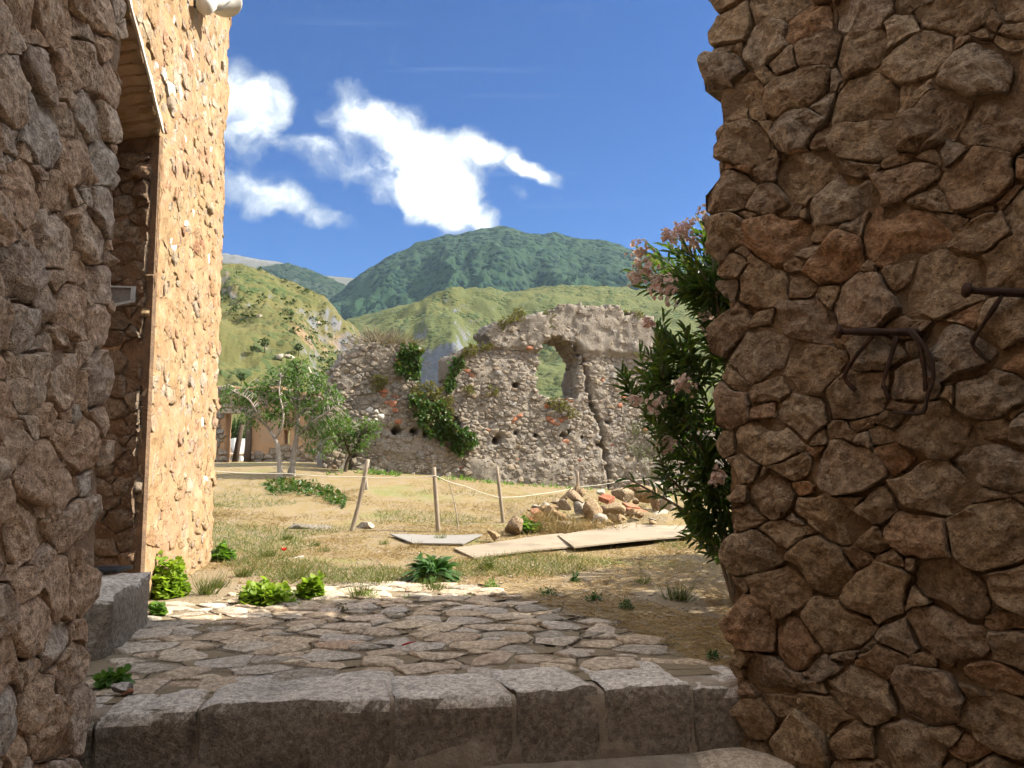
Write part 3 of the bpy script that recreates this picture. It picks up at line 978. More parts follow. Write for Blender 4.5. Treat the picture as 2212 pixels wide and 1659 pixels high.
JBACK = np.array([-1.15, 0.30, 0])
lattice_wall(tw, 'mortar_core', JB, TU, JBACK, tower_inside, -2.75, TLEN, -0.35, 11.0, 0.05, MAT['tower_mortar'], tower_front, 0.25, 6, 24, 0.03)
cl = power_cells(TLEN + 2.6, 8.2, 0.042, 0.13, 1.7, 13, 1.5, 0.82, 9500)
lay_stones(tw, cl, JB - TU * 2.5 - UPV * 0.3, TU, UPV, TN, 'tower_stone', gap=0.002, back=0.07, bulge=0.008, rough=0.08, detail=1, tilt=0.06, seed=4, warp2=0.04, hvar=0.008,
           keep=lambda u, v: tower_inside(u - 2.62, v - 0.42) & (u < TLEN + 2.45),
           heightfn=lambda u, v: tower_front(u - 2.5, v - 0.3) - 0.007,
           matfn=lambda c: 'white_stone' if (math.sin(c[0] * 57.3 + c[1] * 91.7) * 4375.85) % 1 > 0.965 else 'tower_stone')
# plaster edge of the door head
pts = np.array([JB + TU * np.interp(z, lz, lu) + UPV * z + TN * 0.012 for z in np.linspace(lz[0], lz[-1], 14)])
mb = MB()
for i in range(len(pts) - 1):
    a, b = pts[i], pts[i + 1]
    wd = 0.10 + 0.05 * math.sin(i * 1.7)
    quad = [a, b, b + TU * wd, a + TU * (0.10 + 0.05 * math.sin((i - 1) * 1.7))]
    mb.prism(quad, TN * 0.02)
mb.part('door_head_plaster', MAT['white_lime'], tw, False)
# soffit of the door head: one smooth plastered strip
V, F = [], []
sp_ = spline(pts[::3] - TN * 0.01, 24)
for i, q_ in enumerate(sp_):
    for k in range(7):
        V.append(q_ + JBACK * 0.98 * k / 6 + UPV * 0.012 * vnoise([q_ * 3 + k], 5)[0])
    V.append(sp_[i] + JBACK * 0.98 + UPV * 0.06); V.append(sp_[i] + UPV * 0.06)
for i in range(len(sp_) - 1):
    for k in range(9):
        F.append((i * 9 + k, i * 9 + (k + 1) % 9, (i + 1) * 9 + (k + 1) % 9, (i + 1) * 9 + k))
mesh_obj('door_head_soffit', V, F, MAT['lintel_plaster'], tw, base=tw.location)
# jamb face, in shade
JU = unit(JBACK); JN = np.array([-JU[1], JU[0], 0]); JN = JN if JN[1] < 0 else -JN
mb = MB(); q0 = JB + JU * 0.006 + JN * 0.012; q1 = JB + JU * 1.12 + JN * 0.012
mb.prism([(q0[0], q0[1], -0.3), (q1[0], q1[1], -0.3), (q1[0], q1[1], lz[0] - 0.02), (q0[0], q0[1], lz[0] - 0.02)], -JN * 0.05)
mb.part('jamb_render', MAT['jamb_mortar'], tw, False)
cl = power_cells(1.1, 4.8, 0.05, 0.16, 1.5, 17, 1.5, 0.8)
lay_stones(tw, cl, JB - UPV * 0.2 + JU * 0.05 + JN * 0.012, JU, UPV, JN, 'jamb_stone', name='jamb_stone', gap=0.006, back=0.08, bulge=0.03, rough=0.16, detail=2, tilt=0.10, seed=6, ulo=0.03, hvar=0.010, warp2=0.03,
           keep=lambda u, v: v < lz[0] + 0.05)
# back of the recess
mb = MB()
a = JB + JBACK * 0.98
b = LO + np.array([-1.9, -0.3, 0])
mb.prism([(a[0], a[1], -0.4), (b[0], b[1], -0.4), (b[0], b[1], 8.0), (a[0], a[1], 8.0)], (-0.4, 0, 0))
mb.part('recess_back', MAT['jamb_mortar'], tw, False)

# ---------------------------------------------------------------- ground sheet
def axis(dense, lo, hi, far, n=26):
    left = lo - np.geomspace(0.3, far, n)[::-1]
    right = hi + np.geomspace(0.3, far, n)
    return np.concatenate([left, np.arange(lo, hi + 1e-6, dense), right])


gx = axis(0.11, -13.0, 8.0, 9000); gy = axis(0.11, 3.6, 31.0, 9000)
X, Y = np.meshgrid(gx, gy, indexing='ij')
Zt = terrain(X, Y).reshape(X.shape)
far = (np.hypot(X, Y - 15) > 120)
Zt = np.where(Y < 3.0, -0.75, Zt)
Zt = np.where(far, -1.6, Zt)
nx_, ny_ = X.shape
I, J = np.meshgrid(np.arange(nx_ - 1), np.arange(ny_ - 1), indexing='ij')
I = I.ravel(); J = J.ravel()
Fq = np.stack([I * ny_ + J, (I + 1) * ny_ + J, (I + 1) * ny_ + J + 1, I * ny_ + J + 1], 1)
m_, N = new_mat('ground_soil')
g_ = N.n('ShaderNodeNewGeometry'); pos = g_.outputs['Position']
sp = N.n('ShaderNodeSeparateXYZ'); N.link(pos, sp.inputs[0])
n1 = N.noise(pos, 0.55, 5, 0.6); n2 = N.noise(pos, 3.5, 6, 0.65); n3 = N.noise(pos, 22.0, 5, 0.7); n4 = N.noise(pos, 0.28, 3, 0.5)
dirt = N.mix(n2, (0.19, 0.145, 0.088), (0.27, 0.215, 0.145))
straw = N.mix(n3, (0.165, 0.118, 0.05), (0.24, 0.18, 0.083))
field = N.sstep(N.m('ADD', sp.outputs[1], N.m('MULTIPLY', N.m('SUBTRACT', n1, 0.5), 4.0)), 8.2, 10.5)
c = N.mix(N.m('MULTIPLY', N.sstep(n2, 0.35, 0.62), field), dirt, straw)
green = N.m('MULTIPLY', N.sstep(n1, 0.53, 0.68), field)
c = N.mix(N.m('MULTIPLY', green, 0.6), c, N.mix(n3, (0.09, 0.13, 0.035), (0.20, 0.22, 0.07)))
c = N.mix(N.sstep(n3, 0.25, 0.5, 0.55, 0.0), c, (0.13, 0.09, 0.055))
farm = N.sstep(sp.outputs[1], 32, 60)
c = N.mix(farm, c, N.mix(n4, (0.10, 0.12, 0.04), (0.20, 0.17, 0.07)))
finish(N, c, 0.95, N.m('ADD', n2, N.m('MULTIPLY', n3, 0.6)), 0.04, 0.9, 0.15)
MAT['ground_soil'] = m_
grd = mesh_obj('ground', np.column_stack([X.ravel(), Y.ravel(), Zt.ravel()]), Fq, MAT['ground_soil'])
grd['kind'] = 'structure'

# ---------------------------------------------------------------- passage floor below the step
fl = MB(); fl.box((-6.5, lend[1] - 0.2, FLOOR_Z - 0.3), (7.5, 4.75, FLOOR_Z - 0.035))
V, F = fl.done()
flo = mesh_obj('passage_floor', V, F, MAT['step_mortar'], smooth=False); flo['kind'] = 'structure'
cl = power_cells(5.4, 2.9, 0.16, 0.34, 1.3, 23, 1.2, 0.82, 3000)
lay_stones(flo, cl, np.array([-2.7, 1.75, FLOOR_Z - 0.03]), np.array([1.0, 0, 0]), np.array([0, 1.0, 0]), UPV, 'cobble_stone', name='floor_slab', gap=0.010, back=0.06, bulge=0.022,
           rough=0.018, detail=2, tilt=0.012, seed=8, keep=lambda u, v: (u - 2.7 - SL[0]) * SB[0] + (v + 1.75 - SL[1]) * SB[1] < -0.12)

# ---------------------------------------------------------------- step of kerb blocks
mb = MB()
q0 = SL - SU * 0.5; q1 = SR + SU * 0.35
nm, V, F = 150, [], []
prof_ = [(0.0, -0.6), (0.0, -0.36), (0.0, -0.30), (0.0, -0.2), (0.0, -0.1), (0.004, -0.03), (0.03, -0.005)] + [(0.08 * k, -0.005) for k in range(1, 9)] + [(0.64, -0.5)]
for i in range(nm + 1):
    for (dp, z) in prof_:
        V.append(q0 + (q1 - q0) * i / nm + SB * dp + UPV * z)
V = np.array(V); m0 = len(prof_)
nz = 0.016 * fbm(V * 3.5, 4, 351) + 0.006 * vnoise(V * 25, 352)
low = np.clip((-0.24 - V[:, 2]) / 0.1, 0, 1) * (V[:, 2] > -0.5)
V = V + SB * (0.026 + nz * 0.6 - 0.045 * low * (0.6 + 0.6 * vnoise(V * [5, 5, 0], 353)))[:, None] + UPV * (nz * 0.6)[:, None]
F = [(i * m0 + k, (i + 1) * m0 + k, (i + 1) * m0 + k + 1, i * m0 + k + 1) for i in range(nm) for k in range(m0 - 1)]
stp = mesh_obj('stone_step', V, F, MAT['step_mortar']); stp['kind'] = 'structure'


def on_edge(px):
    d = ray(px, 1500)
    M = np.array([[SU[0], -d[0]], [SU[1], -d[1]]])
    return np.linalg.solve(M, -SL[:2])[0]


def block(T, name, s0, s1, depth, zb, zt, mat, seed, lean=0.0):
    """rough hewn block on the step edge, from s0 to s1 along the edge"""
    nu_, nd_, nh_ = max(6, int((s1 - s0) / 0.05)), 10, 7
    g = np.random.default_rng(seed)
    V, F = [], []
    prof = [(0.0, zb)] + [(0.0, zb + (zt - zb) * k / nh_) for k in range(1, nh_)] + [(0.004, zt - 0.006), (0.022, zt)] + [(depth * k / nd_, zt) for k in range(1, nd_ + 1)] + [(depth + 0.01, zt - 0.05)]
    m = len(prof)
    for i in range(nu_ + 1):
        s = s0 + (s1 - s0) * i / nu_
        e = 0.012 if i in (0, nu_) else 0.0
        for (dp, z) in prof:
            sk = lean * dp
            V.append(SL + SU * (s + sk + (0.5 - i / nu_) * 0.02 * (dp > depth * .9)) + SB * (dp + e) + UPV * (z - e * 0.8))
    V = np.array(V)
    nz = 0.015 * fbm(V * 4.5, 3, seed) + 0.008 * vnoise(V * 22, seed + 3)
    pr = np.tile(np.arange(m), nu_ + 1)
    top = pr >= nh_
    V[~top] += SB * (nz[~top] * 1.3)[:, None]
    V[top] += UPV * (nz[top] * 0.8)[:, None] + SB * ((np.abs(nz[top]) * 2.2 + 0.014 * np.maximum(vnoise(V[top] * 11, seed + 9), 0)) * (pr[top] < nh_ + 3))[:, None]
    for i in range(nu_):
        for k in range(m - 1):
            F.append((i * m + k, (i + 1) * m + k, (i + 1) * m + k + 1, i * m + k + 1))
    F.append(tuple(range(m - 1, -1, -1))); F.append(tuple(nu_ * m + k for k in range(m)))
    return mesh_obj(name, V, F, mat, T, origin=SL + SU * (s0 + s1) / 2)


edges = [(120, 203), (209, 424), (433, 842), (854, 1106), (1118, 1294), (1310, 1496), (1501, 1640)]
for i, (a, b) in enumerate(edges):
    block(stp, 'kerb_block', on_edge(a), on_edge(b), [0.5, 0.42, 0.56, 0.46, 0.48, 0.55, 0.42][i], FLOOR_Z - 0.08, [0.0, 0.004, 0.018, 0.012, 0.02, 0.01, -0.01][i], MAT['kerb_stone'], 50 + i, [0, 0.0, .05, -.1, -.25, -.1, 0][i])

# ---------------------------------------------------------------- cobbled paving of the yard
pvp = [at_z(px, py, 0)[:2] for px, py in ((1560, 1455), (1400, 1375), (1220, 1318), (1120, 1290), (1010, 1262), (860, 1255), (640, 1268), (480, 1290), (330, 1310))]
pvp += [np.array([JB[0] + 0.05, 6.3]), np.array([-2.75, 5.4]), np.array([-2.5, 4.3])]
pvp = [tuple(p) for p in pvp]
pv = MB()
pv_o = np.array([-3.6, 4.2, 0.0])
cpts = []
for (x, y) in pvp:
    cpts.append((x, y, 0.0035))
pvm = mesh_obj('yard_paving', np.array([(*p, gz(*p) + 0.006 if (np.dot(np.array([p[0], p[1], 0]) - SL, SB) > .3) else 0.0) for p in pvp]), [tuple(range(len(pvp)))], MAT['ground_soil'])
pvm['kind'] = 'structure'
ang = math.atan2(SU[1], SU[0])
cl = power_cells(5.4, 4.6, 0.06, 0.20, 1.5, 29, 1.2, 0.85, 6000)
CO = SL - SU * 0.9 + SB * 0.52 + UPV * 0.002


def cob_keep(u, v):
    return in_poly(CO[0] + SU[0] * u + SB[0] * v, CO[1] + SU[1] * u + SB[1] * v, pvp)


lay_stones(pvm, cl, CO, SU, SB, UPV, 'cobble_stone', name='cobble', gap=0.007, back=0.07, bulge=0.013, rough=0.024, detail=2, tilt=0.03, seed=10, warp2=0.016, hvar=0.006, keep=cob_keep,
           matfn=lambda c: 'grey_stone' if (math.sin(c[0] * 12.9 + c[1] * 78.2) * 437.5) % 1 > 0.86 else 'cobble_stone')

# ---------------------------------------------------------------- the ruined wall
RA = R(21.0)
RU2 = np.array([math.cos(RA), math.sin(RA), 0]); RN2 = np.array([math.sin(RA), -math.cos(RA), 0])
RO2 = np.array([0.0, 23.4, 0.0])


def ruv(px, py):
    p = on_plane(px, py, RO2, RN2)
    return (float(np.dot(p - RO2, RU2)), float(p[2]))


RUIN_OUT = [ruv(*p) for p in ((700, 1040), (706, 930), (710, 860), (716, 826), (728, 795), (742, 768), (768, 748), (800, 742), (850, 744), (892, 742), (905, 762), (900, 790), (884, 806),
                              (893, 830), (905, 862), (920, 905), (945, 940), (970, 968), (988, 992), (1000, 1000), (1012, 962), (1004, 930), (985, 900), (968, 868), (962, 835),
                              (972, 792), (984, 766), (1010, 752), (1058, 748), (1060, 712), (1072, 700), (1090, 692), (1130, 684), (1182, 676), (1196, 664), (1228, 660), (1300, 661), (1334, 664), (1338, 676),
                              (1370, 682), (1400, 690), (1412, 720), (1414, 780), (1436, 800), (1462, 850), (1500, 880), (1560, 890), (1600, 1075), (1300, 1085), (1000, 1075))]
RUIN_HOLE = [ruv(*p) for p in ((1161, 852), (1160, 800), (1162, 762), (1170, 742), (1186, 730), (1206, 728), (1226, 735), (1238, 752), (1250, 774), (1252, 800), (1250, 830), (1252, 862), (1200, 866))]
CRACK = np.array([ruv(*p) for p in ((1238, 745), (1256, 775), (1268, 815), (1272, 850), (1284, 885), (1298, 920), (1300, 955), (1306, 985), (1312, 1020), (1314, 1055))])
CRACK2 = np.array([ruv(*p) for p in ((765, 985), (755, 1000), (750, 1020))])
HOLES = [(*ruv(px, py), r * 0.72) for px, py, r in ((1075, 950, .16), (1115, 934, .10), (1158, 938, .12), (1216, 942, .15), (1228, 930, .09), (1258, 944, .08), (1313, 912, .09), (1303, 977, .09), (1340, 700 + 18, .07),
                                             (856, 930, .16), (895, 932, .13), (920, 936, .10), (1115, 832, .12), (1140, 962, .07), (1290, 962, .10), (1376, 700 + 40, .07))]


def dist_line(u, v, L):
    d = np.full(np.shape(u), 1e9)
    for i in range(len(L) - 1):
        a, b = L[i], L[i + 1]
        ab = b - a
        t = np.clip(((u - a[0]) * ab[0] + (v - a[1]) * ab[1]) / np.dot(ab, ab), 0, 1)
        d = np.minimum(d, np.hypot(u - a[0] - t * ab[0], v - a[1] - t * ab[1]))
    return d


def ruin_inside(u, v):
    ju = u + 0.10 * vnoise(P3(u * 2.6, v * 2.6), 61).reshape(np.shape(u)) + 0.08 * vnoise(P3(u * 7, v * 7), 64).reshape(np.shape(u))
    jv = v + 0.08 * vnoise(P3(u * 2.6 + 40, v * 2.6), 62).reshape(np.shape(u)) + 0.09 * vnoise(P3(u * 7 + 9, v * 7), 65).reshape(np.shape(u))
    hu = u + 0.05 * vnoise(P3(u * 4, v * 4), 63).reshape(np.shape(u))
    return in_poly(ju, jv, RUIN_OUT) & ~in_poly(hu, v, RUIN_HOLE)


V_LEDGE = ruv(1150, 757)[1]; V_MID = ruv(1150, 985)[1]; U_R = ruv(1050, 800)[0]; U_L = ruv(1005, 1000)[0]


def plaster(u, v):
    """how much of the old render still covers the stones"""
    top = sm((v - V_LEDGE + 0.1) / 0.15) * (u > U_R)
    low = sm((V_MID - v) / 0.2) * (u > U_L)
    return np.clip(np.maximum(top, 0.75 * low) + 0.55 * vnoise(P3(u * .7, v * .7), 66).reshape(np.shape(u)), 0, 1)


def ruin_front(u, v):
    w = 0.05 * fbm(P3(u * 1.1, v * 1.1), 4, 67) + 0.035 * vnoise(P3(u * 6, v * 6), 68) + 0.02 * vnoise(P3(u * 14, v * 14), 69)
    w = w + 0.09 * plaster(u, v) + 0.07 * (sm((v - V_LEDGE) / 0.06) * (u > U_R))
    w = w - 0.45 * np.clip(1 - dist_line(u, v, CRACK) / 0.08, 0, 1) - 0.3 * np.clip(1 - dist_line(u, v, CRACK2) / 0.10, 0, 1)
    for hu, hv, r in HOLES:
        w = w - 0.55 * np.clip((r * 1.25 - np.hypot(u - hu, (v - hv) * 1.1)) / 0.06, 0, 1)
    return w


ru = thing('ruined_wall', 'tall ruined grey stone wall with a broken arched window and ivy', 'ruin', (0, 23.4, 0.3))
umin = min(p[0] for p in RUIN_OUT) - 0.2; umax = max(p[0] for p in RUIN_OUT) + 0.2
lattice_wall(ru, 'rubble_core', RO2, RU2, -RN2 * 1.15, ruin_inside, umin, umax, -0.4, 6.9, 0.08, MAT['ruin_mortar'], ruin_front, 0.55, 8, 26, 0.10, smooth=False)
cl = power_cells(umax - umin, 7.0, 0.045, 0.12, 1.6, 37, 1.4, 0.84, 11000)
BR1, BR2, WH = ruv(1165, 905), ruv(840, 868), ruv(815, 905)


def ruin_mat(c):
    u, v = c[0] + umin, c[1] - 0.3
    r = (math.sin(u * 91.7 + v * 47.3) * 4375.85) % 1
    if abs(v - BR1[1]) < 0.17 and BR1[0] - 1.2 < u < BR1[0] + 1.0 and r > 0.6:
        return 'terracotta'
    if math.hypot(u - BR2[0], (v - BR2[1]) * 2) < 0.55 and r > 0.45:
        return 'terracotta'
    if math.hypot(u - WH[0], v - WH[1]) < 0.33 and r > 0.2:
        return 'white_stone'
    if r > 0.99:
        return 'terracotta'
    return 'ruin_stone'


def ruin_keep(u, v):
    a, b = u + umin, v - 0.3
    ok = ruin_inside(a, b) & (dist_line(a, b, CRACK) > 0.10) & (dist_line(a, b, CRACK2) > 0.1)
    for hu, hv, r in HOLES:
        ok &= np.hypot(a - hu, b - hv) > r + 0.05
    return ok & ((plaster(a, b) < 0.88) | (rng.random(len(a)) < 0.45))


lay_stones(ru, cl, RO2 + RU2 * umin - UPV * 0.3, RU2, UPV, RN2, 'ruin_stone', gap=0.006, back=0.10, bulge=0.038, rough=0.12, detail=1, tilt=0.13, seed=12, keep=ruin_keep, matfn=ruin_mat,
           heightfn=lambda u, v: ruin_front(u + umin, v - 0.3) * 0.85 - 0.012)
# stones of the window's right reveal and broken arch
g = np.random.default_rng(5)
for k in range(46):
    t = g.random()
    i = int(6 + t * 5.99)
    a, b = np.array(RUIN_HOLE[i]), np.array(RUIN_HOLE[min(i + 1, 12)])
    uv = a + (b - a) * g.random()
    dpt = 0.05 + g.random() * 0.95
    ctr = RO2 + RU2 * (uv[0] + 0.03) + UPV * uv[1] - RN2 * dpt
    s = 0.09 + 0.09 * g.random()
    poly = np.array([(math.cos(x) * s * 1.2, math.sin(x) * s * .8) for x in np.sort(g.random(6) * 6.28)])
    if i >= 9:
        Vq, Fq_, _ = stone_shape(poly, 0.0, 0.1, 0.06, 0.2, 900 + k, 1, 0.2)
        Wd = ctr + Vq[:, :1] * (-RN2) + Vq[:, 1:2] * UPV + Vq[:, 2:3] * (-RU2)
    else:
        Vq, Fq_, _ = stone_shape(poly, 0.0, 0.1, 0.06, 0.2, 900 + k, 1, 0.2)
        dn = unit(-UPV * 0.8 - RU2 * 0.6)
        Wd = ctr + Vq[:, :1] * (-RN2) + Vq[:, 1:2] * unit(np.cross(dn, RN2)) + Vq[:, 2:3] * dn
    mesh_obj('reveal_stone', Wd, Fq_, MAT['ruin_stone'], ru, origin=ctr)

# ---------------------------------------------------------------- plastered roofless house at the left
HY = 29.0


def hp(px, py):
    p = at_y(px, py, HY)
    return p[0], p[2]


hx0, hx1 = hp(380, 900)[0], hp(735, 900)[0]
ho = thing('roofless_house', 'low roofless orange plastered house wall behind the young trees', 'house', (hx0, HY, 1.0))
op = [hp(px, py)[0] for px in (487, 535) for py in (950,)]
ot = hp(500, 893)[1]
win = (*hp(612, 958), *hp(624, 930))
htop = hp(600, 833)[1]


def house_inside(u, v):
    x = u + hx0
    top = htop + 0.12 * vnoise(P3(x * 1.3, 0 * x), 71).reshape(np.shape(x)) - 0.25 * sm((x - hx1 + 2.4) / 1.2)
    return (v < top) & ~((x > op[0]) & (x < op[1]) & (v < ot)) & ~((x > win[0]) & (x < win[2]) & (v > win[1]) & (v < win[3]))


hup = hp(600, 885)[1]; hlow = hp(600, 972)[1]
lattice_wall(ho, 'wall', np.array([hx0, HY, 0]), np.array([1.0, 0, 0]), np.array([0, 0.6, 0]), house_inside, 0.0, hx1 - hx0, -0.2, htop + 0.3, 0.11, MAT['orange_plaster'],
             lambda u, v: 0.03 * fbm(P3(u, v), 3, 73), 0.3, 2, 27)
cl = power_cells(hx1 - hx0, 5.0, 0.08, 0.19, 1.5, 39, 1.3, 0.82, 5000)
lay_stones(ho, cl, np.array([hx0, HY, 0.0]), np.array([1.0, 0, 0]), UPV, np.array([0, -1.0, 0]), 'ruin_stone', gap=0.01, back=0.1, bulge=0.06, rough=0.14, detail=1, tilt=0.12, seed=14,
           keep=lambda u, v: house_inside(u, v + 0.1) & ((v > hup + 0.12 * np.sin(u * 2.1)) | (v < hlow + 0.12 * np.sin(u * 3.3)) | (u < op[0] - hx0 - .1) | (u > hp(672, 900)[0] - hx0 + 0.3 * np.sin(v * 4))))
mb = MB(); mb.box((op[0] - 0.4, HY - 0.06, ot), (op[1] + 0.5, HY + 0.35, ot + 0.16)); mb.part('door_beam', MAT['weathered_wood'], ho, False)
mb = MB(); a = hp(536, 1000); mb.tube([(a[0] - .03, HY - 0.1, 0.75), (a[0] + 0.02, HY - 0.1, 1.8), (a[0], HY - 0.1, ot)], [0.13, 0.12, 0.11], 7); mb.part('door_post', MAT['dark_wood'], ho)
mb = MB(); b0 = hp(486, 1000); b1 = hp(506, 910); mb.tube([(b0[0], HY + 0.9, 0.75), ((b0[0] + b1[0]) / 2, HY + 0.9, 1.8), (b1[0], HY + 0.9, b1[1])], [0.13, 0.11, 0.09], 7); mb.part('leaning_prop', MAT['dark_wood'], ho)

# ---------------------------------------------------------------- white building glimpsed through the opening
def wb(px, py, y=46.0):
    return at_y(px, py, y)


whb = thing('white_house', 'small white box shaped house seen through the doorway at far left', 'house', wb(505, 1000))
mb = MB()
a, b = wb(505, 978), wb(524, 946)
mb.prism([(a[0], 46, a[2]), (b[0] + .3, 46.25, a[2]), (b[0] + .3, 46.25, b[2] - .05), (a[0], 46, b[2])], (-1.2, 2.6, 0)); mb.part('upper_wall', MAT['white_wall'], whb, False)
mb = MB(); a, b = wb(478, 1015), wb(532, 984); mb.box((a[0], 46.4, a[2] - .6), (b[0], 49, b[2])); mb.part('lower_wall', MAT['white_wall'], whb, False)
mb = MB(); a, b = wb(476, 985), wb(530, 976); mb.prism([(a[0], 45.7, a[2]), (b[0], 45.7, a[2]), (b[0] + .2, 48, b[2] + .25), (a[0], 48, b[2] + .25)], (0, 0, 0.12)); mb.part('roof', MAT['roof_tan'], whb, False)
mb = MB(); a, b = wb(497, 1003), wb(508, 990); mb.box((a[0], 46.34, a[2]), (b[0], 46.42, b[2])); wn_ = mb.part('window', MAT['white_wall'], whb, False)
mb = MB(); mb.box((a[0] + .03, 46.33, a[2] + .03), (b[0] - .03, 46.36, b[2] - .03)); V, F = mb.done(); sub_part('pane', V, F, MAT['slate'], wn_, False)
mb = MB(); a, b = wb(522, 1006), wb(527, 985); mb.box((a[0], 45.6, a[2] - .4), (b[0], 45.9, b[2])); mb.part('pillar', MAT['white_wall'], whb, False)

# ---------------------------------------------------------------- hills and mountains
def hill_mat(name, grass1, grass2, scrub, rock1, rock2, s_scrub, scrub_lo, scrub_hi, rock_steep=(0.62, 0.78), bd=3.0, stain=None, rock_noise=0.0, bstr=0.8, ns=0.01):
    m_, N = new_mat(name)
    g_ = N.n('ShaderNodeNewGeometry'); pos = g_.outputs['Position']
    sp_ = N.n('ShaderNodeSeparateXYZ'); N.link(g_.outputs['True Normal'], sp_.inputs[0])
    n1 = N.noise(pos, ns, 5, 0.6, 0.6); n2 = N.noise(pos, ns * 7, 5, 0.65); n3 = N.noise(pos, s_scrub * 0.4, 6, 0.7)
    c = N.mix(N.sstep(n1, 0.35, 0.65), grass1, grass2)
    c = N.mix(N.m('MULTIPLY', n3, 0.6), c, N.mix(1.0, c, (0.62, 0.66, 0.6), 'MULTIPLY'))
    vd = N.voro(pos, s_scrub)
    sc = N.m('MULTIPLY', N.sstep(vd, 0.42, 0.60, 1.0, 0.0), N.sstep(N.m('ADD', n2, N.m('MULTIPLY', N.m('SUBTRACT', n1, 0.5), 0.6)), scrub_lo, scrub_hi))
    c = N.mix(sc, c, N.mix(n3, scrub, tuple(x * 1.7 for x in scrub)))
    rn = N.noise(pos, ns * 22, 6, 0.7)
    rock = N.mix(N.sstep(rn, 0.3, 0.7), rock1, rock2)
    if stain is not None:
        rock = N.mix(N.sstep(n2, 0.46, 0.62), rock, stain)
    st = N.m('SUBTRACT', sp_.outputs[2], N.m('MULTIPLY', N.m('SUBTRACT', rn, 0.5), 0.35))
    rk = N.sstep(st, rock_steep[0], rock_steep[1], 1.0, 0.0)
    if rock_noise > 0:
        rk = N.m('MAXIMUM', rk, N.m('MULTIPLY', N.sstep(N.m('MULTIPLY', n2, rn), 0.32, 0.40), rock_noise))
    c = N.mix(rk, c, rock)
    h = N.m('ADD', N.m('MULTIPLY', N.m('SUBTRACT', 1.0, vd), sc), N.m('MULTIPLY', rn, 0.8))
    finish(N, c, 0.95, h, bd, bstr, 0.1)
    MAT[name] = m_
    return m_


hill_mat('hill_near', (0.115, 0.099, 0.039), (0.078, 0.086, 0.029), (0.030, 0.046, 0.017), (0.152, 0.152, 0.162), (0.106, 0.109, 0.120), 0.40, 0.34, 0.66, rock_steep=(0.42, 0.60), bd=0.7, stain=(0.192, 0.130, 0.075))
hill_mat('hill_middle', (0.077, 0.087, 0.034), (0.106, 0.104, 0.037), (0.031, 0.048, 0.019), (0.135, 0.142, 0.161), (0.101, 0.109, 0.128), 0.22, 0.38, 0.68, rock_steep=(0.45, 0.62), bd=2.5, stain=(0.135, 0.114, 0.101), rock_noise=0.12, ns=0.006)
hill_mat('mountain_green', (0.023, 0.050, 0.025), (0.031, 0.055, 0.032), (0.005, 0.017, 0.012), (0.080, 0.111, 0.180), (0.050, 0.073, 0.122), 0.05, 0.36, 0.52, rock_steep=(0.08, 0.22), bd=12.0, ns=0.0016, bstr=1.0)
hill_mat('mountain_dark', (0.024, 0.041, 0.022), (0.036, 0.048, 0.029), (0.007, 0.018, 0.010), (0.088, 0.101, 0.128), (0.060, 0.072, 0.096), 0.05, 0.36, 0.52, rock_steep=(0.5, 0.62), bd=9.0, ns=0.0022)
hill_mat('mountain_bald', (0.122, 0.111, 0.089), (0.097, 0.092, 0.071), (0.036, 0.043, 0.027), (0.163, 0.158, 0.161), (0.122, 0.122, 0.131), 0.04, 0.52, 0.66, bd=8.0, ns=0.0022)


